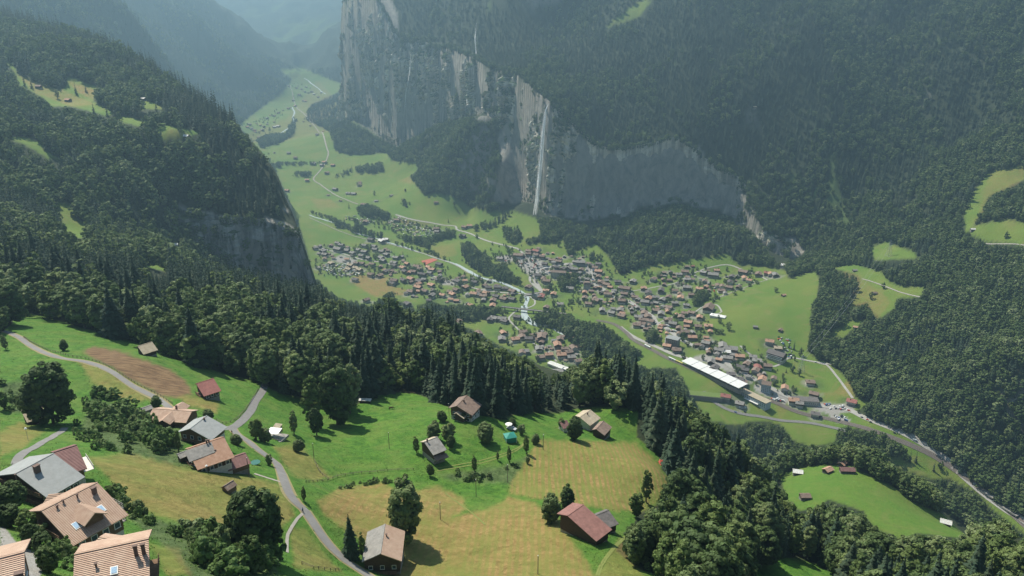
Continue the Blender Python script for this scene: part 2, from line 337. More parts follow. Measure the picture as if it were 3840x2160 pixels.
for P, t0, t1, amt in [([(210,885),(235,872),(290,880),(350,900),(430,930),(470,960),(482,990),(440,1002),(400,992),(340,960),(290,930),(240,905)], 60, 500, 1),
 ([(1240,495),(1270,500),(1250,520),(1200,520)], 1500, 3000, .6), ([(1002,550),(1080,562),(1085,568),(1010,562)], 1500, 3000, .8)]:
    earth = np.maximum(earth, amt*near_mask(P, t0, t1, 6))
rows = np.maximum(rows, near_mask([(1350,1105),(1400,1108),(1600,1115),(1640,1150),(1680,1200),(1670,1262),(1600,1290),(1480,1272),(1400,1265),(1280,1240),(1290,1210),(1330,1150)], 60, 500, 6))
rows = np.maximum(rows, .55*near_mask([(1180,1290),(1340,1262),(1395,1300),(1430,1350),(1480,1415),(1500,1460),(1150,1460)], 60, 400, 10))
rows = np.maximum(rows, .35*near_mask([(800,1260),(850,1230),(960,1215),(1170,1280),(1140,1460),(1000,1460),(820,1300)], 60, 400, 10))
for P in [[(340,1050),(420,1040),(440,1120),(560,1190),(420,1165),(300,1140),(200,1080),(230,1000),(300,1020)], [(1090,1190),(1190,1185),(1280,1165),(1330,1150),(1290,1215),(1220,1215),(1120,1205)],
          [(320,1300),(480,1320),(570,1370),(700,1380),(700,1460),(480,1460),(420,1380)], [(0,960),(60,960),(110,1040),(30,1040)], [(500,1075),(430,1080),(440,1140)]]:
    weed = np.maximum(weed, near_mask(P, 60, 500, 10))
for P in [[(0,1262),(15,1330),(45,1370),(100,1395),(120,1410),(95,1460),(60,1460),(40,1420),(0,1390)]]: gravel = np.maximum(gravel, near_mask(P, 40, 300, 2))
for P in [[(1896,968),(1930,966),(1990,1000),(1975,1018),(1935,1000),(1900,985)], [(2040,1012),(2140,1018),(2150,1036),(2080,1040),(2050,1030)], [(2085,1043),(2110,1041),(2141,1057),(2130,1066),(2090,1058)],
          [(1745,897),(1775,890),(1810,905),(1850,935),(1900,968),(1860,950),(1790,915),(1740,905)], [(1340,643),(1370,660),(1390,690),(1335,697),(1300,665),(1285,650),(1310,645)], [(858,640),(900,655),(885,668),(832,655)],
          [(1243,645),(1290,640),(1295,655),(1265,665)], [(1475,668),(1500,668),(1495,700),(1470,690)], [(1495,715),(1525,728),(1510,740),(1497,730)], [(1120,705),(1150,712),(1140,720),(1105,715)], [(1757,893),(1790,905),(1830,930),(1790,920)]]:
    gravel = np.maximum(gravel, near_mask(P, 1000, 2600, 2))
w2 = np.maximum(near_mask(CLEARS[19], 1500, 4500, 2), near_mask(CLEARS[20], 850, 1250, 2))
gy, gx = np.gradient(GZ); slope = np.abs(gy)/np.maximum(np.gradient(GY, axis=0), .01)
rock = np.maximum(w2*(slope > .5), sstep(slope, 1.5, 2.2).astype(np.float32))
far_mead = ((ptt > 3000)*sstep(fbm(GX/500, GY/700, 4, 77), .18, .4)*.6).astype(np.float32)
mead = np.maximum(mead, far_mead)
GLX = lambda X, Y: fbm(X/75, Y/150, 3, 91)
slopes_ = ((GY > y_cliff(GX)+20) | (GX > 800)) & (ptt > 1100) & (ptt < 3200)
gl_ = slopes_*sstep(GLX(GX, GY), .58, .68)*(1-mead); weed = np.maximum(weed, gl_.astype(np.float32)); mead = np.maximum(mead, .55*gl_.astype(np.float32))
NM = NT('meadow_and_forest_floor', .95)
P_ = NM.pos(); A1 = NM.n('Attribute', attribute_name='cover').outputs['Color']; A2 = NM.n('Attribute', attribute_name='cover2').outputs['Color']; A3 = NM.n('Attribute', attribute_name='cover3').outputs['Color']
def sep(c): return NM.n('SeparateColor', {'Color': c}).outputs
s1, s2, s3 = sep(A1), sep(A2), sep(A3)
nbig = NM.noise(P_, .012, 4); nmid = NM.noise(P_, .09, 5, .6); nfine = NM.noise(P_, 1.1, 5, .7); ntuft = NM.noise(P_, .35, 6, .72, .6)
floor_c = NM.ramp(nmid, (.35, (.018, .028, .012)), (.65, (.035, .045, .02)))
mead_c = NM.mix(NM.ramp(nbig, (.35, (0, 0, 0)), (.65, (1, 1, 1))), (.080, .165, .018), (.145, .190, .030))
mead_c = NM.mix(NM.math('MULTIPLY', nmid, .6), mead_c, (.115, .15, .035)); mead_c = NM.mix(NM.ramp(NM.noise(P_, .022, 6, .7, 1.2), (.52, (0, 0, 0)), (.68, (.6, .6, .6))), mead_c, (.19, .17, .06))
lush_c = NM.mix(NM.ramp(ntuft, (.38, (0, 0, 0)), (.66, (1, 1, 1))), (.036, .105, .010), (.085, .185, .020))
lush_c = NM.mix(NM.ramp(nmid, (.45, (0, 0, 0)), (.75, (.75, .75, .75))), lush_c, (.13, .17, .035))
hay_c = NM.mix(NM.ramp(ntuft, (.35, (0, 0, 0)), (.65, (1, 1, 1))), (.155, .108, .032), (.30, .205, .078))
hay_c = NM.mix(NM.ramp(nmid, (.42, (0, 0, 0)), (.72, (.8, .8, .8))), hay_c, (.15, .165, .035))
earth_c = NM.mix(NM.ramp(NM.noise(NM.scale(P_, (.05, .3, .2), (0, 0, .5)), 3, 5), (.4, (0, 0, 0)), (.62, (1, 1, 1))), (.10, .058, .030), (.20, .13, .065))
weed_c = NM.mix(NM.ramp(ntuft, (.35, (0, 0, 0)), (.68, (1, 1, 1))), (.035, .062, .016), (.105, .15, .05))
grav_c = NM.mix(nfine, (.22, .21, .19), (.34, .32, .29))
rk = NM.noise(NM.scale(P_, (1, 1, .6)), .05, 10, .72, .8)
rock_c = NM.mix(NM.ramp(rk, (.35, (0, 0, 0)), (.65, (1, 1, 1))), (.17, .165, .15), (.38, .35, .29))
# mowing swaths: curved, unevenly wide bands of cut grass
wv = NM.n('TexWave', {'Vector': NM.scale(NM.n('VectorMath', {0: P_, 1: NM.n('TexNoise', {'Vector': P_, 'Scale': .02, 'Detail': 2.0}).outputs['Color']}, operation='ADD').outputs[0], (1, .12, 0), (0, 0, .22)), 'Scale': .15, 'Distortion': 5.0, 'Detail': 3.0, 'Detail Scale': .6, 'Detail Roughness': .65}).outputs['Fac']
hay_c = NM.mix(NM.math('MULTIPLY', NM.math('MULTIPLY', s2[0], NM.ramp(wv, (.42, (0, 0, 0)), (.62, (1, 1, 1)))), .85), hay_c, (.15, .165, .035))
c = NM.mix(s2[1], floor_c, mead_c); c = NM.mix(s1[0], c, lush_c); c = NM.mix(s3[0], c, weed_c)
hk = NM.math('MULTIPLY', s1[1], NM.ramp(NM.noise(P_, .05, 6, .7), (.25, (.45, .45, .45)), (.6, (1.25, 1.25, 1.25))))
c = NM.mix(NM.n('Clamp', {'Value': hk}).outputs[0], c, hay_c); c = NM.mix(s1[2], c, earth_c); c = NM.mix(s3[1], c, grav_c); c = NM.mix(s2[2], c, rock_c)
NM.bump(NM.math('ADD', ntuft, NM.math('MULTIPLY', nfine, .6)), .9, .7)
M_ground = NM.col(c)
idx = np.arange(NS*NY).reshape(NY, NS)
F = np.stack([idx[:-1, :-1], idx[:-1, 1:], idx[1:, 1:], idx[1:, :-1]], -1).reshape(-1, 4)
terrain = add_mesh('terrain', np.stack([GX, GY, GZ], -1).reshape(-1, 3), F, M_ground, smooth=True)
tag(terrain, kind='structure')
for nm, ch in (('cover', (lush, hay, earth)), ('cover2', (rows, mead, rock)), ('cover3', (weed, gravel, rock*0))):
    at = terrain.data.attributes.new(nm, 'FLOAT_COLOR', 'POINT')
    at.data.foreach_set('color', np.stack([*ch, np.ones_like(lush)], -1).astype(np.float32).ravel())
# ------------------------------------------------------------------ camera, daylight, air
cam = bpy.data.cameras.new('camera'); co = bpy.data.objects.new('camera', cam); COL.objects.link(co)
co.location = (0, 0, CAMZ); co.rotation_euler = (math.pi/2 - PITCH, 0, 0); cam.sensor_width = 36; cam.lens = 36*FPX/W0
cam.clip_start = 1; cam.clip_end = 60000; SC.camera = co
SUN_EL, SUN_AZ = R_(54), R_(-40)      # ahead and to the left of the view
sd = Vector((math.sin(SUN_AZ)*math.cos(SUN_EL), math.cos(SUN_AZ)*math.cos(SUN_EL), math.sin(SUN_EL)))
sl = bpy.data.lights.new('sun', 'SUN'); sl.energy = 5.0; sl.angle = R_(.5); sl.color = (1, .93, .81)
so = bpy.data.objects.new('sun', sl); COL.objects.link(so); so.rotation_euler = (-sd).to_track_quat('-Z', 'Y').to_euler(); so.location = (0, 0, 4000)
wd = bpy.data.worlds.new('World'); SC.world = wd; wd.use_nodes = True
sky = wd.node_tree.nodes.new('ShaderNodeTexSky'); sky.sky_type = 'NISHITA'; sky.sun_disc = False; sky.sun_elevation = SUN_EL; sky.sun_rotation = SUN_AZ; sky.altitude = 1400; sky.dust_density = 1.5
wd.node_tree.links.new(sky.outputs[0], wd.node_tree.nodes['Background'].inputs['Color']); wd.node_tree.nodes['Background'].inputs['Strength'].default_value = .06
SC.view_settings.view_transform = 'Standard'; SC.view_settings.look = 'None'; SC.view_settings.exposure = 0.93; SC.view_settings.gamma = 1
SC.cycles.volume_step_rate = 4; SC.cycles.volume_bounces = 0; SC.cycles.max_bounces = 5; SC.cycles.diffuse_bounces = 2; SC.cycles.transparent_max_bounces = 8
HD = 1.6e-4
def haze():
    m = bpy.data.materials.new('haze_air'); m.use_nodes = True; nt = m.node_tree
    nt.nodes.remove(nt.nodes['Principled BSDF']); v = nt.nodes.new('ShaderNodeVolumePrincipled')
    v.inputs['Color'].default_value = (.47, .78, 1, 1); v.inputs['Density'].default_value = HD; v.inputs['Anisotropy'].default_value = .55
    nt.links.new(v.outputs[0], nt.nodes['Material Output'].inputs['Volume'])
    zt = max(CAMZ+30, GZ.max()+60); zb = GZ.min()-40
    x0, x1, y0, y1 = GX.min()-50, GX.max()+50, -60, GY.max()+80
    V = [(x, y, z) for z in (zb, zt) for y in (y0, y1) for x in (x0, x1)]
    o = add_mesh('haze', V, [(0,2,3,1),(4,5,7,6),(0,1,5,4),(2,6,7,3),(0,4,6,2),(1,3,7,5)], m); tag(o, kind='stuff'); return o
haze()
# ------------------------------------------------------------------ trees
def foliage(name, c0, c1, c2, trans=.3):
    m = NT(name, .75); o = m.n('ObjectInfo').outputs['Random']; p = m.n('TexCoord').outputs['Object']
    base = m.ramp(o, (0, c0), (.5, c1), (1, c2))
    nz = m.noise(p, .45, 4, .6)
    cc = m.mix(m.ramp(nz, (.35, (0, 0, 0)), (.7, (.7, .7, .7))), base, tuple(min(1, k*1.7) for k in c1))
    m.link(cc, m.b.inputs['Base Color']); m.b.inputs['Specular IOR Level'].default_value = .3
    tr = m.n('BsdfTranslucent'); m.link(cc, tr.inputs['Color'])
    mx = m.n('MixShader'); mx.inputs[0].default_value = trans
    m.link(m.b.outputs[0], mx.inputs[1]); m.link(tr.outputs[0], mx.inputs[2]); m.link(mx.outputs[0], m.t.nodes['Material Output'].inputs['Surface'])
    return m.m
M_leaf = foliage('broadleaf_foliage', (.038, .066, .022), (.078, .12, .034), (.18, .22, .09), .3)
M_leaf2 = foliage('pale_broadleaf_foliage', (.07, .115, .03), (.13, .175, .05), (.27, .31, .165), .3)
M_need = foliage('spruce_needles', (.015, .033, .018), (.026, .050, .024), (.055, .075, .036), .25)
M_shrub = foliage('shrub_foliage', (.09, .16, .045), (.13, .20, .06), (.21, .25, .12), .35)
_m = NT('bark', .9); M_bark = _m.col(_m.mix(_m.noise(_m.scale(_m.obj(), (4, 4, .7)), 2, 5), (.05, .04, .03), (.16, .13, .10)))
def quads(C, N, size, rng, asp=1.0):
    """one small leaf spray per centre, facing roughly along N"""
    n = len(C); N = N/np.linalg.norm(N, axis=1)[:, None]
    r = rng.normal(size=(n, 3)); U = np.cross(N, r); U /= np.linalg.norm(U, axis=1)[:, None]; V = np.cross(N, U)
    s = size*(.6+.8*rng.random((n, 1)))
    q = np.stack([C-U*s-V*s*asp*.6, C+U*s*.8-V*s*asp, C+U*s+V*s*asp*.7, C-U*s*.7+V*s*asp], 1)
    return q.reshape(-1, 3), np.arange(4*n).reshape(n, 4)
def broadleaf(seed, H, Rr, nclump, nleaf, size, low=.22):
    rng = np.random.default_rng(seed); C = []; N = []
    zc = H*(low + (1-low)*.5); hz_ = H*(1-low)*.5
    k = 0
    lob = rng.random((5, 3))*6.28
    while k < nclump:
        d = rng.normal(size=3); d /= np.linalg.norm(d)
        th = math.atan2(d[1], d[0])
        w = 1 + .16*math.sin(2*th+lob[0, 0]) + .12*math.sin(3*th+lob[1, 0]+2*d[2]) + .12*math.sin(4*d[2]+lob[2, 0])
        rad = (.62+.38*rng.random()**.5)*w
        taper = 1-.25*max(d[2], 0) if d[2] > 0 else 1-.15*abs(d[2])
        c = np.array([d[0]*Rr*rad*taper, d[1]*Rr*rad*taper, zc+d[2]*hz_*rad*.98])
        cr = Rr*(.10+.2*rng.random()**1.3)
        dd = rng.normal(size=(nleaf, 3)); dd /= np.linalg.norm(dd, axis=1)[:, None]
        dd[:, 2] = np.abs(dd[:, 2])*.8+.2*dd[:, 2] if rng.random() < .8 else dd[:, 2]
        pts = c + dd*cr*(.6+.5*rng.random((nleaf, 1)))*np.array([1, 1, .75])
        C.append(pts); N.append(dd + .35*d + .28*rng.normal(size=(nleaf, 3))); k += 1
    V, F = quads(np.concatenate(C), np.concatenate(N), size, rng)
    V[:, 2] = np.maximum(V[:, 2], H*low*.35)
    return V, F
def spruce(seed, H, Rr, tiers, per, size, ragged=.18):
    rng = np.random.default_rng(seed); C = []; N = []; V = []; F = []; k = 0
    for i in range(tiers):
        f = (i+.5)/tiers; z = H*(.07+.93*f); rr = Rr*(1-f)**.85*(1+ragged*rng.normal())+.15
        n = max(4, int(per*(1-f*.65))); a0 = rng.random()*6.28
        for j in range(n):
            a = a0+6.283*(j+.5*rng.random())/n; l = rr*(.75+.4*rng.random()); dr = .32*l+.25
            ca, sa = math.cos(a), math.sin(a); w = (.26+.16*rng.random())*l+size*.35
            z0 = z+H*.02*rng.normal()
            # drooping bough: inner wide, tip narrow, two faces bent down
            p = [(0, 0, z0+.3), (ca*l*.55-sa*w, sa*l*.55+ca*w, z0-dr*.35-.25*w), (ca*l, sa*l, z0-dr*(.7+.5*rng.random())), (ca*l*.55+sa*w, sa*l*.55-ca*w, z0-dr*.35-.25*w), (ca*l*.6, sa*l*.6, z0-dr*.25+.12*l)]
            V += p; F += [(k, k+1, k+4), (k+1, k+2, k+4), (k+2, k+3, k+4), (k+3, k, k+4)]; k += 5
    V += [(.18, 0, H*.93), (-.1, .15, H*.93), (-.1, -.15, H*.93), (0, 0, H*1.03)]; F += [(k, k+1, k+3), (k+1, k+2, k+3), (k+2, k, k+3)]
    return np.array(V), np.array(F)
def limb_tube(P, Rd, n=7):
    V = []; F = []
    for i, (p, r) in enumerate(zip(P, Rd)):
        for j in range(n):
            a = 6.283*j/n; V.append((p[0]+r*math.cos(a), p[1]+r*math.sin(a), p[2]))
    for i in range(len(P)-1):
        for j in range(n): F.append((i*n+j, i*n+(j+1) % n, (i+1)*n+(j+1) % n, (i+1)*n+j))
    return V, F
def trunk(seed, H, r, limbs=5, spread=.5):
    rng = random.Random(seed); V, F = limb_tube([(0, 0, -1.5), (0, 0, H*.03), (.1, .05, H*.35), (.2, -.1, H*.85)], [r*1.3, r, r*.7, r*.12])
    for i in range(limbs):
        z = H*(.25+.4*rng.random()); a = rng.random()*6.28; l = H*spread*.5
        v, f = limb_tube([(0, 0, z), (math.cos(a)*l*.5, math.sin(a)*l*.5, z+l*.35), (math.cos(a)*l, math.sin(a)*l, z+l*.9)], [r*.45, r*.3, r*.06], 5)
        k = len(V); V += v; F += [tuple(q+k for q in g) for g in f]
    return V, F
def mesh_only(name, V, F, mat):
    o = add_mesh(name, V, F, mat, col=False); me = o.data; bpy.data.objects.remove(o); return me
# high detail crowns for the near trees, simpler ones for the far slopes
BH = [mesh_only('crown', *broadleaf(10+i, 20, r*.86, int(nc*1.5), 66, .36, low), (M_leaf, M_leaf2)[i % 2]) for i, (r, nc, low) in enumerate([(6.2, 150, .16), (5.2, 130, .12), (7.2, 170, .15), (4.4, 110, .14), (5.8, 140, .2)])]
BL = [mesh_only('crown', *broadleaf(30+i, 20, r, 48, 16, .8, .06), (M_leaf, M_leaf2)[i % 2]) for i, r in enumerate([5.6, 4.8, 6.4, 4.2])]
SH = [mesh_only('crown', *spruce(50+i, 26, r, 34, 15, .5), M_need) for i, r in enumerate([4.3, 3.6, 5.0, 3.2])]
SL = [mesh_only('crown', *spruce(70+i, 24, r, 11, 8, .6), M_need) for i, r in enumerate([3.9, 3.2, 4.5, 2.8])]
TB = [mesh_only('trunk', *trunk(80+i, 20, .5), M_bark) for i in range(3)]
TS_ = [mesh_only('trunk', *trunk(90+i, 25, .38, 0), M_bark) for i in range(2)]
def obj_of(name, me, parent=None, loc=(0, 0, 0)):
    o = bpy.data.objects.new(name, me); COL.objects.link(o); o.location = loc
    if parent is not None: o.parent = parent
    return o
ORD = ['', 'second ', 'third ', 'fourth ', 'fifth ', 'sixth ', 'seventh ', 'eighth ', 'ninth ', 'tenth ']
def ordinal(n):
    if n < 10: return ORD[n]
    n += 1; return '%d%s ' % (n, 'th' if 10 < n % 100 < 14 else {1: 'st', 2: 'nd', 3: 'rd'}.get(n % 10, 'th'))
# landmarks: what labels refer to
LM = [('the waterfall foot', 1345, 545), ('the church with the pointed spire', 1322, 720), ('the red roofed house at the bridge', 1360, 742), ('the white tent roofed hall', 1745, 940),
      ('the tall flat roofed hotel', 1693, 848), ('the red sports court', 1078, 660), ('the long white station roof', 1800, 945), ('the campground caravans', 1030, 575),
      ('the big brown barn', 1786, 838), ('the quarry on the hill', 2085, 665), ('the bare wheat field', 950, 715), ('the white shed with the long roof', 1398, 920),
      ('the pale blue hotel', 1930, 975), ('the road bridge pillars', 2480, 1230), ('the dark rock face on the left hill', 650, 600), ('the far brown hay barn', 371, 880),
      ('the crimson roofed chalet', 515, 975), ('the red barn on the hay meadow', 1475, 1315), ('the lower green plateau', 2200, 1250), ('the pale roofed hut in the wood', 438, 620),
      ('the striped mown field', 1500, 1180), ('the big brown chalet under the wood', 1180, 1020), ('the grassy knoll', 1000, 1010), ('the orange tiled farmhouse', 540, 1140),
      ('the upper left barn', 362, 250), ('the valley road bend', 2050, 1020), ('the grey cliff right of the waterfall', 1650, 450), ('the bright green corner meadow', 1990, 1425), ('the big round maple by the path', 130, 950),
      ('the far valley hamlet', 650, 325), ('the hamlet over the river', 1370, 860), ('the hillside pasture', 2180, 740)]
_used = {}
def place_label(desc, x, y, z):
    """a label saying where a thing stands, unique by rank: nearest to a landmark within its side of it"""
    u, v, t = [float(q) for q in project(x, y, z)]
    best = min(LM, key=lambda l: (l[1]-u)**2 + 1.6*(l[2]-v)**2); du, dv = u-best[1], v-best[2]
    side = ('right of' if du > 0 else 'left of') if abs(du) > 1.3*abs(dv) else ('below' if dv > 0 else 'above')
    return (desc, best[0], side, du*du+dv*dv)
def label_all(items):
    """items: (obj, desc, (x,y,z)); sets unique labels"""
    g = {}
    for o, d, p in items:
        k = place_label(d, *p); g.setdefault(k[:3], []).append((k[3], o))
    for (d, lm, side), L in g.items():
        L.sort(key=lambda q: q[0])
        for i, (_, o) in enumerate(L):
            k0 = _used.get((d, lm, side), 0)
            o['label'] = ('%s, the %sclosest %s %s' % (d, ordinal(i+k0), side, lm))
        _used[(d, lm, side)] = _used.get((d, lm, side), 0)+len(L)
TREES = []
def tree(kind, x, y, h, var=0, rz=0, hi=True, wid=1.0, z=None, label=None):
    if z is None: z = float(hz(x, y))
    if kind == 'spruce_tree': cm = (SH if hi else SL)[var % 4]; tm = TS_[var % 2]; H = 26 if hi else 24; tH = 25
    else: cm = BH[var % 5] if hi else BL[var % 4]; tm = TB[var % 3]; H = 20; tH = 20
    e = empty(kind, (x, y, z-.3), rz, None, 'tree', 'spruce trees' if kind == 'spruce_tree' else 'leafy trees')
    c = obj_of('crown', cm, e); s = h/H; c.scale = (s*wid, s*wid, s)
    k = obj_of('trunk', tm, e); s = h/tH; k.scale = (s, s, s*.9)
    if label: e['label'] = label
    else: TREES.append((e, ('tall dark spruce' if h > 23 else 'slim dark spruce') if kind == 'spruce_tree' else ('broad leafy tree' if h > 14 else 'small round leafy tree'), (x, y, z)))
    return e, c
# ---- candidate stems on a jittered survey grid
def lattice(x0, x1, y0, y1, sp):
    nx, ny = int((x1-x0)/sp), int((y1-y0)/sp)
    X, Yq = np.meshgrid(x0+sp*np.arange(nx), y0+sp*np.arange(ny)); X = X+sp*.42*RNG.uniform(-1, 1, X.shape)+sp*.5*(np.arange(ny)[:, None] % 2); Yq = Yq+sp*.42*RNG.uniform(-1, 1, X.shape)
    return X.ravel(), Yq.ravel()
bands = [(120, 900, 7.6), (900, 1500, 8.6), (1500, 2700, 10.2), (2700, 3900, 12.5), (3900, 5600, 16)]
AX, AY = [], []
for y0, y1, sp in bands:
    x, y = lattice(-.86*y1, .86*y1, y0, y1, sp); k = np.abs(x) < .80*y+60; AX.append(x[k]); AY.append(y[k])
TX = np.concatenate(AX); TY = np.concatenate(AY); TZ = hz(TX, TY)
u, v, t = project(TX, TY, TZ)
k = (u > -260) & (u < W0+260) & (v > -260) & (v < H0+420); TX, TY, TZ, u, v, t = [q[k] for q in (TX, TY, TZ, u, v, t)]
e = 6.0
sl = np.hypot(hz(TX+e, TY)-hz(TX-e, TY), hz(TX, TY+e)-hz(TX, TY-e))/(2*e)
k = (sl < np.where((TX > -450) & (TX < 60) & (TY > 2150) & (TY < 2750) & (TY < y_cliff(TX)), 3.6, 2.2)); TX, TY, TZ, u, v, t, sl = [q[k] for q in (TX, TY, TZ, u, v, t, sl)]
patch = fbm(TX/120, TY/120, 3, 61); patch2 = fbm(TX/45, TY/45, 2, 62)
leafy = .42 + 2.0*patch + .8*patch2                      # share of leafy trees by place
right = (TX > .33*TY) & (TY < 2100); talus = (TY > 1700) & (TZ < 300) & (TX < 700) & (TY < y_cliff(TX)); nearR = (TY < 480) & (TX > 60)
valley = (TZ < 60) & (TY < 2200)
leafy = np.where(right, leafy+.42, leafy); leafy = np.where(talus | valley, leafy+.5, leafy); leafy = np.where(nearR, leafy+.12-.5*((TX < 135) & (TY > 300)), leafy)
upper = (TY > y_cliff(TX)) & (TX < 900); leafy = np.where(upper, leafy-.22, leafy)
belt = (TX < 40) & (TY > 350) & (TY < 1000); leafy = np.where(belt, leafy-.13+.35*(TY < 480), leafy)
isleaf = RNG.random(len(TX)) < leafy
ht = np.where(isleaf, RNG.uniform(12, 24, len(TX)), RNG.uniform(15, 32, len(TX)))
ht = np.where(nearR & isleaf, ht*.92, ht); ht = np.where(upper, ht*.92, ht); ht = np.where(t > 2600, ht*1.1, ht)
ht = np.where(belt & ~isleaf, ht*1.0, ht)
def fits(u, v, t, x, y, z, h):
    ok = ~clear_at(u, v-1)
    for f, w in ((.5, 0), (1.0, 0), (.75, .16), (.75, -.16), (.35, .17), (.35, -.17), (1.05, 0)):
        uu, vv, _ = project(x+w*h, y, z+f*h); ok &= ~clear_at(uu, vv)
    return ok
okf = np.zeros(len(TX), bool)
for s in (1, .75, .55, .38):
    f = fits(u, v, t, TX, TY, TZ, ht*s) & ~okf; ht = np.where(f, ht*s, ht); okf |= f
okf &= ~((t > 2600) & (sl > 1.3) & (RNG.random(len(TX)) < .5))
okf &= ~((upper | (TX > 800)) & (fbm(TX/75, TY/150, 3, 91) > .55+.2*RNG.random(len(TX))))          # glades and slides
okf &= ~((TY > 2600) & (GZ.max() > 0) & (TZ > 1500))
def visible(x, y, z, h, slack=25):
    uu, vv, tt = project(x, y, z+h); g = np.zeros(len(x), bool)
    for i in range(0, len(x), 20000):
        p = ground(uu[i:i+20000], vv[i:i+20000]); g[i:i+20000] = project(p[:, 0], p[:, 1], p[:, 2])[2] > tt[i:i+20000]-slack
    return g
vis = np.zeros(len(TX), bool); ii = np.where(okf)[0]; vis[ii] = visible(TX[ii], TY[ii], TZ[ii], ht[ii])
TX, TY, TZ, ht, isleaf, u, v, t = [q[vis] for q in (TX, TY, TZ, ht, isleaf, u, v, t)]
print('trees', len(TX))
inframe = (u > -20) & (u < W0+20) & (v > 0) & (v < H0+140)
size = ht/t*inframe
ind = np.zeros(len(TX), bool); NIND = {}
for kind, m, cap in (('leaf', isleaf, 240), ('spruce', ~isleaf, 270)):
    j = np.where(m)[0]; j = j[np.argsort(-size[j])][:cap]; ind[j] = True
rs = random.Random(3)
for i in np.where(ind)[0]:
    tree('broadleaf_tree' if isleaf[i] else 'spruce_tree', float(TX[i]), float(TY[i]), float(ht[i]), rs.randrange(20), rs.random()*6.28, t[i] < 620, rs.uniform(1.0, 1.5) if not isleaf[i] else rs.uniform(.9, 1.25), float(TZ[i]))
def scatter(name, m, label, tmpl, Hs):
    j = np.where(m & ~ind)[0]
    if not len(j): return
    me = bpy.data.meshes.new(name); me.vertices.add(len(j)); me.vertices.foreach_set('co', np.stack([TX[j], TY[j], TZ[j]-.4], 1).astype(np.float32).ravel())
    nb = len([1 for q in tmpl if q[1]]); lf = isleaf[j]
    li = [i for i, q in enumerate(tmpl) if q[1]]; si = [i for i, q in enumerate(tmpl) if not q[1]]
    r = RNG.integers(0, 1000, len(j)); var = np.where(lf, np.array(li)[r % len(li)], np.array(si)[r % len(si)]).astype(np.int32)
    sc = ht[j]/np.where(lf, 20, Hs); wd_ = RNG.uniform(1.0, 1.5, len(j))
    at = me.attributes.new('variant', 'INT', 'POINT'); at.data.foreach_set('value', var)
    at = me.attributes.new('grow', 'FLOAT_VECTOR', 'POINT'); at.data.foreach_set('vector', np.stack([sc*wd_, sc*wd_, sc], 1).astype(np.float32).ravel())
    at = me.attributes.new('turn', 'FLOAT_VECTOR', 'POINT'); at.data.foreach_set('vector', np.stack([RNG.normal(0, .03, len(j)), RNG.normal(0, .03, len(j)), RNG.uniform(0, 6.28, len(j))], 1).astype(np.float32).ravel())
    o = bpy.data.objects.new(name, me); COL.objects.link(o)
    g = bpy.data.node_groups.new('stand_trees', 'GeometryNodeTree'); g.interface.new_socket('Geometry', in_out='INPUT', socket_type='NodeSocketGeometry'); g.interface.new_socket('Geometry', in_out='OUTPUT', socket_type='NodeSocketGeometry')
    N = g.nodes; gi = N.new('NodeGroupInput'); go = N.new('NodeGroupOutput'); jn = N.new('GeometryNodeJoinGeometry'); ip = N.new('GeometryNodeInstanceOnPoints')
    for ob, _ in reversed(tmpl):
        oi = N.new('GeometryNodeObjectInfo'); oi.inputs['Object'].default_value = ob; oi.inputs['As Instance'].default_value = True; oi.transform_space = 'ORIGINAL'; g.links.new(oi.outputs['Geometry'], jn.inputs[0])
    g.links.new(gi.outputs[0], ip.inputs['Points']); g.links.new(jn.outputs[0], ip.inputs['Instance']); ip.inputs['Pick Instance'].default_value = True
    for nm, typ, so_ in (('variant', 'INT', 'Instance Index'), ('turn', 'FLOAT_VECTOR', 'Rotation'), ('grow', 'FLOAT_VECTOR', 'Scale')):
        a = N.new('GeometryNodeInputNamedAttribute'); a.data_type = typ; a.inputs['Name'].default_value = nm; g.links.new(a.outputs['Attribute'], ip.inputs[so_])
    g.links.new(ip.outputs[0], go.inputs[0])
    md = o.modifiers.new('trees', 'NODES'); md.node_group = g
    tag(o, label, 'forest', None, 'stuff'); return o
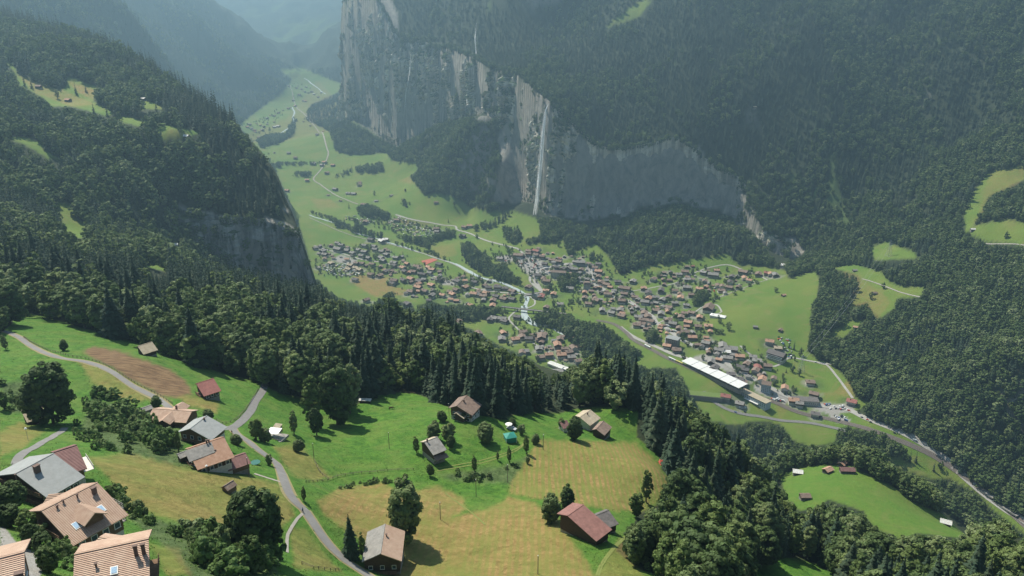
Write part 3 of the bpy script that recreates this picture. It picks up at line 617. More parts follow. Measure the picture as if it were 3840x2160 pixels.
# lone valley trees lend their crowns to the far forests
LONE = [('spruce_tree',866,560),('spruce_tree',926,632),('spruce_tree',857,620),('broadleaf_tree',1143,518),('broadleaf_tree',2013,895),('broadleaf_tree',1832,830),('spruce_tree',937,700),
 ('broadleaf_tree',1052,578),('broadleaf_tree',942,492),('broadleaf_tree',1020,483),('spruce_tree',878,524),('broadleaf_tree',1160,600),('broadleaf_tree',1310,760),('spruce_tree',1624,780),('broadleaf_tree',1393,770),
 ('spruce_tree',1640,790),('broadleaf_tree',2222,726),('broadleaf_tree',2190,752),('broadleaf_tree',1952,735),('spruce_tree',2530,630),('broadleaf_tree',2530,600),('spruce_tree',1985,875),('spruce_tree',1997,880),
 ('spruce_tree',2256,1150),('spruce_tree',2288,1162),('spruce_tree',2303,1163),('spruce_tree',2348,1185),('broadleaf_tree',2222,1112),('broadleaf_tree',2320,925),('spruce_tree',80,222),('spruce_tree',62,216),('broadleaf_tree',145,248),
 ('spruce_tree',192,238),('spruce_tree',217,232),('spruce_tree',395,288),('spruce_tree',345,285),('broadleaf_tree',385,318),('broadleaf_tree',455,330),('spruce_tree',270,292),('broadleaf_tree',300,303),('spruce_tree',237,288),
 ('broadleaf_tree',1075,712),('broadleaf_tree',1105,710),('broadleaf_tree',1295,590),('broadleaf_tree',1232,575),('spruce_tree',1128,560),('broadleaf_tree',1200,600),('broadleaf_tree',700,545),('spruce_tree',1480,785),('broadleaf_tree',1768,905),
 ('broadleaf_tree',1992,935),('broadleaf_tree',2010,945),('broadleaf_tree',1720,905),('broadleaf_tree',1790,890),('broadleaf_tree',900,640),('broadleaf_tree',1660,865),('broadleaf_tree',1345,850),('broadleaf_tree',1405,620),('broadleaf_tree',2365,1180)]
tm = {}
for i, (kd, uu, vv) in enumerate(LONE):
    p = g1(uu, vv); far = 1 if p[1] > 900 else .8
    h = (17+5*rs.random()) if kd == 'spruce_tree' else (11+6*rs.random())
    if (uu, vv) in ((1832,830),(1310,760),(2013,895)): h *= 1.25
    e_, c_ = tree(kd, float(p[0]), float(p[1]), h, i, rs.random()*6.28, False, rs.uniform(.9, 1.15), float(p[2]))
    tm.setdefault((kd, i % 4), c_)
def tmpl_list(): return [(tm[k], k[0] == 'broadleaf_tree') for k in sorted(tm)]
TL = tmpl_list()
uu, vv, tt = project(TX, TY, TZ)
zones = [('left_hill_forest', (TX < .05*TY-10) & (TY < 2300) & (TZ > 60), 'dark mixed forest covering the hill on the left and its foot'),
         ('far_mountain_forest', (TY >= 2600) & (TX < -.1*TY), 'hazy forest on the far mountain flanks of the valley'),
         ('corner_forest', (TY < 700) & (TX > 20), 'leafy wood on the slope below the meadows at bottom right'),
         ('valley_wood', (TZ < 70) & (TY < 2300), 'strips of leafy wood along the river in the valley')]
done = np.zeros(len(TX), bool)
for nm, m, lab in zones: scatter(nm, m & ~done, lab, TL, 24); done |= m
scatter('cliff_top_forest', ~done & (TX < .36*TY) , 'dense spruce forest above and below the grey cliffs', TL, 24)
scatter('right_mountain_forest', ~done & (TX >= .36*TY), 'dense forest over the mountain flank on the right', TL, 24)
# ------------------------------------------------------------------ rock faces, falls, water, roads
def rockmat(name, light, dark, warm, streak=1.0):
    m = NT(name, .95); p = m.pos(); g = m.n('NewGeometry')
    sep_ = m.n('SeparateXYZ', {0: g.outputs['Normal']}).outputs
    crag = m.noise(m.scale(p, (1, 1, .7)), .035, 10, .68, .5); st = m.noise(m.scale(p, (1, 1, .04)), .07, 7, .72); big = m.noise(p, .009, 4, .6); lay = m.noise(m.scale(p, (.12, .12, 1)), .12, 6, .65)
    c = m.mix(m.ramp(crag, (.36, (0, 0, 0)), (.62, (1, 1, 1))), dark, light)
    c = m.mix(m.math('MULTIPLY', m.ramp(big, (.5, (0, 0, 0)), (.68, (1, 1, 1))), .55), c, warm)
    c = m.mix(m.math('MULTIPLY', m.ramp(st, (.42, (1, 1, 1)), (.55, (0, 0, 0))), .85*streak), c, tuple(k*.45 for k in dark))
    c = m.mix(m.math('MULTIPLY', m.ramp(lay, (.4, (1, 1, 1)), (.52, (0, 0, 0))), .35), c, dark)
    veg = m.math('MULTIPLY', m.ramp(sep_[2], (.32, (0, 0, 0)), (.5, (1, 1, 1))), m.ramp(m.noise(p, .03, 5, .6), (.35, (0, 0, 0)), (.5, (1, 1, 1))))
    c = m.mix(veg, c, (.05, .08, .025))
    m.bump(m.math('ADD', crag, m.math('MULTIPLY', st, .6)), .9, 3.0)
    return m.col(c)
M_rock = rockmat('limestone', (.80, .73, .60), (.43, .40, .345), (.70, .54, .37))
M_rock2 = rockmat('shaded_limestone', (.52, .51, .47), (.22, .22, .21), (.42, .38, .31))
def n3(x, y, z): return mnoise.noise(Vector((x, y, z)))
def cliff_sheet(name, line, rows, amp_f, zb_f, zt_f, mat, step=5.0, lean=14, seed=0):
    P = [Vector((a, b)) for a, b in line]; S_ = [P[0]]
    for a, b in zip(P, P[1:]):
        n = max(1, int((b-a).length/step)); S_ += [a.lerp(b, (i+1)/n) for i in range(n)]
    V = []; n = len(S_); arc = 0
    for i, p in enumerate(S_):
        d = (S_[min(n-1, i+2)]-S_[max(0, i-2)]).normalized(); nn = Vector((d.y, -d.x))
        arc += (S_[i]-S_[i-1]).length if i else 0
        b0 = p+nn*5; t0 = p-nn*(lean-2)
        zb = zb_f(b0.x, b0.y); zt = zt_f(t0.x, t0.y); am, con = amp_f(p.x, p.y)
        for j in range(rows+1):
            q = j/rows; z = zb-10+(zt-zb+11)*q
            rib = n3(arc/38, z/260, seed)*1.1+n3(arc/15, z/120, seed+5)*.5
            led = n3(arc/120, z/24, seed+9)*.45; fine = n3(arc/9, z/7, seed+3)*.35+n3(arc/4.2, z/3.6, seed+13)*.2
            fade = min(1, q*6, (1-q)*7)
            butt = (.5-abs(n3(arc/85, z/400, seed+21)))*1.1-.3; off = (rib+led+fine+butt)*am*fade - con*math.sin(math.pi*min(1, q*1.05))
            xy = b0.lerp(t0, q)+nn*off
            V.append((xy.x, xy.y, z))
    r = rows+1
    F = np.array([(i*r+j, (i+1)*r+j, (i+1)*r+j+1, i*r+j+1) for i in range(n-1) for j in range(rows)])
    o = add_mesh(name, V, F, mat, smooth=False); return tag(o, kind='structure')
cl = [(x, float(y_cliff(np.array([x]))[0])) for x in np.interp(np.arange(0, 61), np.linspace(0, 60, len(CX)), CX)][::1]
def main_amp(x, y):
    if y > 2450: return 30, 0
    if x < 150: return 22, 0
    if x < 240: return 22-18*(x-150)/90, 9*(x-150)/90
    if x < 600: return 4.2, 9
    return 12, 0
f_ = lambda x, y: float(hz(x, y))
cliff_sheet('cliff', cl, 54, main_amp, lambda x, y: f_(x, y-8), lambda x, y: f_(x, y+16), M_rock, 5.5, 24)
_me = bpy.data.objects['cliff'].data; _n = len(_me.polygons); _c = np.empty(_n*3); _me.polygons.foreach_get('center', _c); _c = _c.reshape(-1, 3); _nr = np.empty(_n*3); _me.polygons.foreach_get('normal', _nr); _nr = _nr.reshape(-1, 3)
_k = (_nr[:, 2] > .22) & (fbm(_c[:, 0]/60+_c[:, 1]/60, _c[:, 2]/50, 3, 33) > .0) & (RNG.random(_n) < .5) & ((_c[:, 0] < 215) | (_c[:, 0] > 610)); _c = _c[_k]
_v = np.empty(len(_me.vertices)*3); _me.vertices.foreach_get('co', _v); _v = _v.reshape(-1, 55, 3)
_e = np.concatenate([_v[:, -1]-(0, 0, 5), _v[:, -1]+(2, 3, -3), _v[:, -1]-(2, 0, 7), _v[:, -2]-(0, 0, 4), _v[::2, -3], _v[:, 1], _v[:, 2]+(0, -3, 0), _v[::2, -4]]); _e = _e[RNG.random(len(_e)) < .75]+RNG.normal(0, 2.2, (int(0), 3)).sum(0); _e[:, :2] += RNG.normal(0, 2.5, (len(_e), 2)); _c = np.concatenate([_c, _e])
TX, TY, TZ = _c[:, 0], _c[:, 1], _c[:, 2]-1.0; isleaf = RNG.random(len(TX)) < .5; ht = RNG.uniform(6, 19, len(TX)); ind = np.zeros(len(TX), bool); print('ledge trees', len(TX))
scatter('ledge_trees', ind == 0, 'bushes and small trees clinging to ledges of the grey cliff', TL, 24)
hx = np.linspace(-440, -266, 30)
hcl = [(x, 1018 + 10*float(vnoise(np.array([x/25]), np.array([0.]), 71)[0]) - .12*max(-x-330, 0) + 4) for x in hx]
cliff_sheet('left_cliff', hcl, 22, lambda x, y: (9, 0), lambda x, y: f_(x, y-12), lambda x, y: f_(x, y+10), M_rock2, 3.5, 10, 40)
_v = np.empty(len(bpy.data.objects['left_cliff'].data.vertices)*3); bpy.data.objects['left_cliff'].data.vertices.foreach_get('co', _v); _v = _v.reshape(-1, 23, 3)
_e = np.concatenate([_v[:, -1]-(0, 0, 4), _v[:, -2]-(0, 0, 3), _v[:, 1], _v[:, 3], _v[::2, 5], _v[::3, 9], _v[::3, 14], _v[::4, 17], _v[:45:2, 12], _v[:30, 7], _v[:20, 15]]); _e = _e[RNG.random(len(_e)) < .8]; _e[:, :2] += RNG.normal(0, 1.5, (len(_e), 2))
TX, TY, TZ = _e[:, 0], _e[:, 1], _e[:, 2]-2; isleaf = RNG.random(len(TX)) < .4; ht = RNG.uniform(6, 17, len(TX)); ind = np.zeros(len(TX), bool)
scatter('hill_cliff_trees', ind == 0, 'small trees clinging to the dark rock face on the left hill', TL, 24)
m = NT('falling_water', .5); m.b.inputs['Base Color'].default_value = (.95, .95, .93, 1); tr_ = m.n('BsdfTranslucent', {'Color': (.9, .94, .96, 1)}); mx_ = m.n('MixShader'); mx_.inputs[0].default_value = .6; m.link(m.b.outputs[0], mx_.inputs[1]); m.link(tr_.outputs[0], mx_.inputs[2]); m.link(mx_.outputs[0], m.t.nodes['Material Output'].inputs['Surface']); M_fall = m.m
def strands(name, pts, n, s0, s1, w, label, front=6, seed=1, cat='waterfall'):
    """falling water: many thin wavering threads of spray between the given points"""
    rg = random.Random(seed); V = []; F = []
    for k in range(n):
        a, b = sorted((rg.random()**1.4, rg.random()*1.1)); b = min(1, max(b, a+.25)); ox = rg.gauss(0, 1); oy = rg.gauss(0, .6); m_ = 10
        for i in range(m_+1):
            q = a+(b-a)*i/m_; f = q*(len(pts)-1); j = min(int(f), len(pts)-2); f -= j
            p = Vector(pts[j]).lerp(Vector(pts[j+1]), f); sg = s0+(s1-s0)*q
            x = p.x+ox*sg+.3*sg*math.sin(q*9+k); y = p.y-front+oy*sg; ww = w*(.4+q)*math.sin(math.pi*min(1, max(.04, i/m_)))
            V += [(x-ww, y, p.z), (x+ww, y-.3*ww, p.z)]
            if i: l = len(V); F.append((l-4, l-3, l-1, l-2))
    o = add_mesh(name, V, F, M_fall); return tag(o, label, cat)
def on_face(u, v, y): return pt(u, v, 'y', y)
yf = float(y_cliff(np.array([90.]))[0])-8
strands('waterfall', [on_face(1380, 258, yf+18), on_face(1372, 275, yf+2), on_face(1367, 320, yf-6), on_face(1362, 380, yf-8), on_face(1357, 440, yf-10), on_face(1351, 500, yf-10), on_face(1345, 545, yf-10)], 105, .5, 4.4, .45, 'tall white waterfall plunging down the cliff above the village', 10)
for i, (pp, lab) in enumerate([([(1199,55),(1195,95),(1198,130),(1196,150)], 'thin white stream falling through the trees at the cliff top'), ([(1187,170),(1181,200),(1175,235),(1174,265)], 'slender waterfall in the shaded recess left of the tall one'),
     ([(1034,125),(1031,180),(1022,230),(1017,292)], 'thin pink white trickle down the far left cliff')]):
    P = []
    for u_, v_ in pp:
        a_ = (u_-W0/2)/FPX; yy = 2600.
        for _ in range(30): yy = .7*yy+.3*float(y_cliff(np.array([a_*yy/ray(u_, v_)[1]]))[0])
        P.append(on_face(u_, v_, yy+(90 if i == 0 else -14)))
    strands('waterfall', P, 14 if i < 2 else 8, .5, 1.2, .5, lab, 4, 5+i)
# ---- ribbons lying on the ground
def smooth_path(P, step):
    P = [Vector(p[:2]) for p in P]; out = []
    for i in range(len(P)-1):
        p0, p1, p2, p3 = P[max(0, i-1)], P[i], P[i+1], P[min(len(P)-1, i+2)]; n = max(1, int((p2-p1).length/step))
        for k in range(n):
            t = k/n; out.append(.5*((2*p1)+(-p0+p2)*t+(2*p0-5*p1+4*p2-p3)*t*t+(-p0+3*p1-3*p2+p3)*t**3))
    return out+[P[-1]]
def ribbon(name, uv, width, mat, up=.12, step=3, tmin=70, tmax=12500, wvar=0, kind='structure', world=False, cross=4):
    P = uv if world else [g1(u_, v_, tmin=tmin, tmax=tmax) for u_, v_ in uv]
    Q = smooth_path(P, step); V = []; F = []; rg = random.Random(len(Q))
    for i, p in enumerate(Q):
        d = (Q[min(len(Q)-1, i+1)]-Q[max(0, i-1)]).normalized(); n = Vector((-d.y, d.x)); w = width*.5*(1+wvar*mnoise.noise(Vector((i*step/25, 3, 1))))
        for k in range(cross+1):
            q = p+n*w*(2*k/cross-1); V.append((q.x, q.y, float(hz(q.x, q.y))+up))
        if i:
            b = (i-1)*(cross+1)
            for k in range(cross): F.append((b+k, b+k+1, b+cross+2+k, b+cross+1+k))
    o = add_mesh(name, V, F, mat, smooth=True)
    if kind: tag(o, kind=kind)
    return o, Q
m = NT('asphalt', .9); p_ = m.pos(); M_asph = m.col(m.mix(m.noise(p_, .35, 6, .65), (.13, .125, .12), (.24, .23, .215)))
m = NT('pale_gravel_road', .95); p_ = m.pos(); M_grav = m.col(m.mix(m.noise(p_, .5, 6, .65), (.22, .2, .17), (.38, .35, .3)))
m = NT('village_road', .9); p_ = m.pos(); M_vroad = m.col(m.mix(m.noise(p_, .12, 6, .65), (.26, .25, .225), (.40, .38, .34)))
m = NT('glacier_water', .35); p_ = m.pos(); M_river = m.col(m.mix(m.noise(p_, .25, 6, .7), (.24, .30, .30), (.56, .61, .59)))
m = NT('railway_ballast', .95); p_ = m.pos(); M_ball = m.col(m.mix(m.noise(p_, .6, 6, .7), (.09, .08, .07), (.2, .17, .145)))
m = NT('rusty_rail', .5); m.b.inputs['Base Color'].default_value = (.2, .16, .13, 1); M_rail = m.m
m = NT('dirt_track', .95); p_ = m.pos(); M_dirt = m.col(m.mix(m.noise(p_, 1.2, 5, .65), (.17, .15, .06), (.3, .25, .13)))
m = NT('worn_grass_track', .95); p_ = m.pos(); M_wg = m.col(m.mix(m.noise(p_, 1.2, 5, .65), (.12, .17, .03), (.2, .2, .07)))
near_ = dict(tmax=600)
VG = dict(tmax=600, up=.06, cross=4)
ribbon('worn_verge', [(-30,825),(10,833),(45,847),(75,868),(120,890),(165,903),(215,910),(260,925),(300,948),(335,972),(370,990),(400,1005),(430,1030),(470,1055)], 3.9, M_dirt, wvar=.5, **VG)
ribbon('worn_verge', [(583,1074),(597,1093),(620,1108),(645,1128),(672,1148),(695,1165),(706,1185),(716,1212),(727,1240),(745,1265),(768,1285),(786,1312),(808,1345),(838,1382),(870,1412),(910,1437),(960,1465)], 3.9, M_dirt, wvar=.5, **VG)
ribbon('farm_road', [(-30,825),(10,833),(45,847),(75,868),(120,890),(165,903),(215,910),(260,925),(300,948),(335,972),(370,990),(400,1005),(430,1030),(470,1055)], 2.6, M_asph, **near_)
ribbon('farm_road', [(668,960),(664,975),(655,992),(642,1010),(628,1038),(605,1062),(585,1076),(540,1082),(505,1092)], 3.0, M_asph, **near_)
ribbon('farm_road', [(583,1074),(597,1093),(620,1108),(645,1128),(672,1148),(695,1165),(706,1185),(716,1212),(727,1240),(745,1265),(768,1285),(786,1312),(808,1345),(838,1382),(870,1412),(910,1437),(960,1465)], 2.8, M_asph, up=.16, **near_)
ribbon('footpath', [(640,1192),(665,1200),(690,1208),(716,1216)], 1.3, M_grav, **near_)
ribbon('footpath', [(163,1076),(155,1086),(137,1096),(113,1109),(87,1126),(62,1138),(47,1152),(40,1170)], 2.2, M_asph, **near_)
ribbon('footpath', [(762,1292),(748,1305),(735,1325),(724,1345),(722,1362),(722,1390)], .8, M_grav, **near_)
for du in (0, 7): ribbon('grass_track', [(1100,1178+du),(1170,1166+du),(1240,1150+du),(1300,1128+du*.8),(1330,1102+du*.5)], .55, M_wg, up=.09, **near_)
ribbon('grass_track', [(1120,1240),(1180,1285),(1220,1320)], .6, M_wg, up=.09, **near_)
for d in (0, 6): ribbon('dirt_track', [(1500+d,1449),(1508+d,1425),(1520+d,1405),(1555+d,1365),(1580+d,1340),(1590+d,1318)], .55, M_wg, up=.09, **near_)
V_ = dict(tmin=1000)
ribbon('valley_road', [(730,215),(738,245),(770,292),(800,330),(820,365),(826,385),(818,410),(805,430),(789,449),(795,458),(808,466),(833,484),(862,499),(901,514)], 5, M_grav, up=.8, step=12, **V_)
ribbon('valley_road', [(995,540),(1020,548),(1050,555),(1081,560),(1111,566),(1145,569),(1150,578),(1178,586),(1207,599),(1236,609),(1287,622),(1304,627),(1321,643),(1340,656),(1347,677),(1335,693),(1334,707),(1349,723),(1362,733)], 6, M_vroad, up=.5, step=8, **V_)
ribbon('valley_road', [(1365,734),(1345,738),(1316,739),(1274,737),(1240,733),(1207,728),(1150,716),(1110,702),(1075,690),(1030,682),(1000,672),(960,660),(911,653),(861,638),(815,627),(790,618)], 6, M_vroad, up=.5, step=8, **V_)
ribbon('main_street', [(1362,733),(1345,700),(1360,680),(1400,668),(1440,664),(1477,668),(1491,683),(1490,700),(1501,717),(1520,731),(1551,750),(1582,758),(1612,780),(1638,794),(1653,814),(1677,826),(1710,851),(1735,866),(1768,874),(1798,887),(1816,902),(1843,925),(1893,952),(1930,972),(1985,999),(2041,1018),(2085,1023),(2141,1034),(2191,1058),(2290,1098),(2380,1157),(2440,1212),(2500,1261),(2576,1312),(2620,1345)], 11, M_vroad, up=.5, step=8, **V_)
ribbon('village_lane', [(1551,750),(1580,735),(1620,728),(1660,720),(1700,712),(1740,690),(1790,672),(1840,668),(1900,690),(1930,704)], 3.5, M_vroad, up=.4, step=8, **V_)
ribbon('village_lane', [(1653,814),(1700,795),(1740,790),(1768,772),(1800,766),(1815,785),(1800,790)], 3.5, M_vroad, up=.4, step=8, **V_)
ribbon('village_lane', [(1793,755),(1850,732),(1900,713),(1932,704)], 3, M_grav, up=.4, step=8, **V_)
ribbon('village_lane', [(2145,1002),(2090,928),(2070,916),(2020,905),(1985,900),(1965,915),(1940,922),(1910,905),(1885,890),(1862,870)], 4.5, M_vroad, up=.4, step=8, **V_)
ribbon('village_lane', [(1285,810),(1310,835),(1340,862),(1360,875),(1380,885),(1400,910)], 4, M_vroad, up=.4, step=8, **V_)
ribbon('village_lane', [(1330,745),(1345,756),(1340,770),(1300,782),(1280,800),(1285,810)], 4, M_vroad, up=.4, step=8, **V_)
ribbon('village_lane', [(778,548),(850,580),(921,602),(975,613),(1045,633),(1095,648),(1145,667),(1180,688)], 3, M_grav, up=.6, step=8, **V_)
ribbon('lower_road', [(1770,985),(1784,1003),(1827,1029),(1870,1042),(1917,1049),(1964,1058),(2034,1064),(2100,1077),(2130,1086)], 6, M_asph, up=.6, step=8, **V_)
ribbon('hill_path', [(2168,702),(2185,706),(2230,722),(2270,737),(2320,748)], 3, M_grav, up=.5, step=8, **V_)
ribbon('hill_path', [(2468,612),(2520,614),(2580,618)], 3, M_grav, up=.5, step=8, tmin=900)
ribbon('village_lane', [(2020,905),(2060,912),(2092,917)], 4, M_vroad, up=.5, step=8, **V_)
_, railQ = ribbon('railway_bed', [(1500,806),(1543,815),(1576,838),(1593,855),(1636,878),(1676,900),(1726,922),(1790,950),(1860,985),(1910,1000),(1948,1012),(1991,1031),(2025,1042),(2080,1053),(2125,1064),(2197,1084),(2284,1117),(2367,1158),(2450,1215),(2517,1268),(2576,1320),(2610,1350)], 9, M_ball, up=.55, step=8, **V_)
ribbon('railway_bed', [(1560,822),(1590,845),(1640,868),(1690,890),(1735,905),(1780,930)], 9, M_vroad, up=.45, step=8, **V_)
for off in (-2.2, -.8, .8, 2.2):
    P = []
    for i, p in enumerate(railQ):
        d = (railQ[min(len(railQ)-1, i+1)]-railQ[max(0, i-1)]).normalized(); P.append((p.x-d.y*off, p.y+d.x*off))
    o, _ = ribbon('railway_track', P[::3]+[P[-1]], .35, M_rail, up=.75, step=8, kind=None, world=True, cross=1)
    tag(o, 'steel rail of the railway through the valley', 'rail', 'railway rails')
RIV = [[(1145,664),(1175,680),(1207,697),(1257,710),(1287,722),(1312,735),(1322,744),(1326,755),(1319,777),(1321,795),(1334,808),(1349,817),(1377,820),(1387,824),(1405,834),(1425,845),(1447,862),(1480,885),(1530,898),(1600,930),(1680,985)],[(765,197),(780,207),(800,222),(820,237)], [(735,270),(741,283),(737,296),(740,310),(728,322),(710,333),(700,345)],
 [(778,541),(800,549),(828,557),(871,572),(891,585),(921,593),(950,601),(975,610),(1018,622),(1061,637),(1105,652),(1145,664)]]
for i, r in enumerate(RIV): ribbon('river', r, [9, 7, 8, 5][i], M_river, up=.5, step=8, wvar=.5, **V_)
ribbon('shallow_bank', [(1319,770),(1320,795),(1335,810),(1355,820)], 15, M_river, up=.42, step=8, wvar=.5, **V_)
# the red sports court
c4 = [g1(*q, tmin=1000) for q in ((1059,657),(1089,650),(1102,654),(1070,667))]
m = NT('red_court_surface', .9); m.b.inputs['Base Color'].default_value = (.42, .13, .09, 1)
o = add_mesh('sports_court', [(p[0], p[1], p[2]+.7) for p in c4], [(0, 1, 2, 3)], m.m); tag(o, kind='structure')
m = NT('white_gravel', .9); m.b.inputs['Base Color'].default_value = (.7, .68, .62, 1)
# ------------------------------------------------------------------ buildings
def roofmat(name, c0, c1, pitch_lines=0.0, ax=0, rough=.8, stain=.5):
    m = NT(name, rough); p = m.obj(); w = m.noise(m.scale(p, (1, 1, 1)), .8, 6, .65); r = m.n('ObjectInfo').outputs['Random']
    c = m.mix(m.ramp(w, (.35, (0, 0, 0)), (.68, (1, 1, 1))), c0, c1)
    c = m.mix(m.math('MULTIPLY', r, .35), c, tuple(k*.6 for k in c0))
    if pitch_lines:
        wv = m.n('TexWave', {'Vector': m.scale(p, (1, 1, 0)), 'Scale': pitch_lines, 'Distortion': .15, 'Detail': 2.0}, bands_direction='Y', wave_profile='SIN').outputs['Fac']
        c = m.mix(m.math('MULTIPLY', m.ramp(wv, (.0, (1, 1, 1)), (.35, (0, 0, 0))), stain), c, tuple(k*.42 for k in c0)); m.bump(wv, .8, .12)
        w2 = m.n('TexWave', {'Vector': m.scale(p, (1, 1, 0)), 'Scale': pitch_lines*1.4, 'Distortion': .1}, bands_direction='X').outputs['Fac']
        c = m.mix(m.math('MULTIPLY', m.ramp(w2, (.0, (1, 1, 1)), (.2, (0, 0, 0))), stain*.4), c, tuple(k*.5 for k in c0))
    return m.col(c)
RM_ = {'q': roofmat('faded_maroon_sheet_roof', (.19, .095, .08), (.30, .15, .125)), 'o': roofmat('orange_tiles', (.44, .25, .16), (.60, .39, .28), 1.2), 'b': roofmat('brown_shingles', (.17, .12, .095), (.30, .22, .17)), 'g': roofmat('grey_slates', (.19, .18, .165), (.33, .31, .28)),
       'd': roofmat('dark_roofing', (.10, .09, .085), (.19, .17, .16)), 'r': roofmat('red_sheet_roof', (.24, .095, .08), (.36, .15, .12)), 'w': roofmat('pale_sheet_roof', (.58, .56, .52), (.74, .72, .67)),
       't': roofmat('tan_shingles', (.40, .33, .23), (.56, .48, .35), .8, 0, .9, .25), 'p': roofmat('pale_orange_tiles', (.50, .33, .24), (.64, .47, .35), 1.15, 0, .85, .6), 'k': roofmat('grey_metal_roof', (.27, .28, .27), (.34, .35, .34)), 'm': roofmat('maroon_roof', (.21, .11, .10), (.31, .17, .15), .8, 0, .8, .5)}
def wallmat(name, c0, c1, plank=True):
    m = NT(name, .85); p = m.obj()
    w = m.noise(m.scale(p, (1, 1, 7) if plank else (1, 1, 1)), 1.3, 6, .65)
    return m.col(m.mix(m.ramp(w, (.35, (0, 0, 0)), (.7, (1, 1, 1))), c0, c1))
W_dark = wallmat('weathered_dark_timber', (.045, .028, .018), (.11, .07, .045)); W_brown = wallmat('brown_timber', (.12, .07, .04), (.21, .13, .08))
W_plaster = wallmat('pale_plaster', (.52, .49, .43), (.68, .65, .58), False); W_blue = wallmat('pale_blue_plaster', (.42, .48, .52), (.52, .58, .62), False); W_stone = wallmat('grey_stone', (.2, .19, .17), (.36, .34, .31), False)
m = NT('window_glass', .12); m.b.inputs['Base Color'].default_value = (.05, .07, .09, 1); M_glass = m.m
m = NT('white_frame', .6); m.b.inputs['Base Color'].default_value = (.75, .74, .7, 1); M_white = m.m
m = NT('skylight_glass', .08); m.b.inputs['Base Color'].default_value = (.55, .66, .74, 1); m.b.inputs['Metallic'].default_value = .6; M_sky = m.m
m = NT('chimney_render', .9); m.b.inputs['Base Color'].default_value = (.16, .11, .09, 1); M_chim = m.m
class MB:
    def __init__(s): s.V = []; s.F = []; s.M = []
    def box(s, x0, x1, y0, y1, z0, z1, m=0):
        k = len(s.V); s.V += [(x, y, z) for z in (z0, z1) for y in (y0, y1) for x in (x0, x1)]
        s.F += [tuple(k+i for i in f) for f in ((0,2,3,1),(4,5,7,6),(0,1,5,4),(2,6,7,3),(0,4,6,2),(1,3,7,5))]; s.M += [m]*6; return s
    def poly(s, pts, f, m=0):
        k = len(s.V); s.V += pts; s.F += [tuple(k+i for i in g) for g in f]; s.M += [m]*len(f); return s
    def slab(s, q, th, m=0):
        """thick panel from 4 corners (counter-clockwise seen from outside)"""
        a = [Vector(p) for p in q]; n = (a[1]-a[0]).cross(a[2]-a[0]).normalized()*th
        return s.poly([tuple(p) for p in a]+[tuple(p-n) for p in a], [(0,1,2,3),(7,6,5,4),(0,4,5,1),(1,5,6,2),(2,6,7,3),(3,7,4,0)], m)
    def tube(s, a, b, r0, r1=None, n=6, m=0):
        a, b = Vector(a), Vector(b); r1 = r0 if r1 is None else r1; d = (b-a).normalized(); u = d.orthogonal().normalized(); w = d.cross(u); k = len(s.V)
        for p, r in ((a, r0), (b, r1)): s.V += [tuple(p+(u*math.cos(6.2832*i/n)+w*math.sin(6.2832*i/n))*r) for i in range(n)]
        s.F += [(k+i, k+(i+1) % n, k+n+(i+1) % n, k+n+i) for i in range(n)]+[tuple(k+n-1-i for i in range(n)), tuple(k+n+i for i in range(n))]; s.M += [m]*(n+2); return s
    def build(s, name, mats, parent=None, smooth=False):
        o = add_mesh(name, s.V, s.F, mats, s.M, smooth, parent); return o
# local frame: ridge along x, slopes fall along +-y, origin on the ground at the middle
def gable_walls(L, a, b, hr, pitch, base, mats, parent, plaster=True):
    """upper timber body and plaster storey; a, b: half spans towards -y and +y"""
    za, zb = hr-a*pitch, hr-b*pitch; l = L/2; s = base
    m = MB(); m.poly([(-l,-a,s),(l,-a,s),(l,b,s),(-l,b,s),(-l,-a,za),(l,-a,za),(l,b,zb),(-l,b,zb),(-l,0,hr),(l,0,hr)],
                     [(0,1,5,4),(2,3,7,6),(0,4,8,7,3),(1,2,6,9,5)]); w = m.build('wall', mats[0], parent)
    q = MB(); q.box(-l+.08, l-.08, -a+.08, b-.08, -3, s, 0); q.build('ground_floor', mats[1], parent); return w
def gable_roof(L, a, b, hr, pitch, over, mats, parent, th=.22):
    l = L/2+over; n = MB(); ao, bo = a+over, b+over; z0 = hr+th*1.15
    n.slab([(-l,-ao,z0-ao*pitch),(l,-ao,z0-ao*pitch),(l,0,z0),(-l,0,z0)], th, 0)
    n.slab([(l,bo,z0-bo*pitch),(-l,bo,z0-bo*pitch),(-l,0,z0+.012),(l,0,z0+.012)], th, 1 if len(mats) > 1 else 0)
    n.box(-l-.01, l+.01, -.14, .14, z0-.05, z0+.07, 0)
    return n.build('roof', mats, parent)
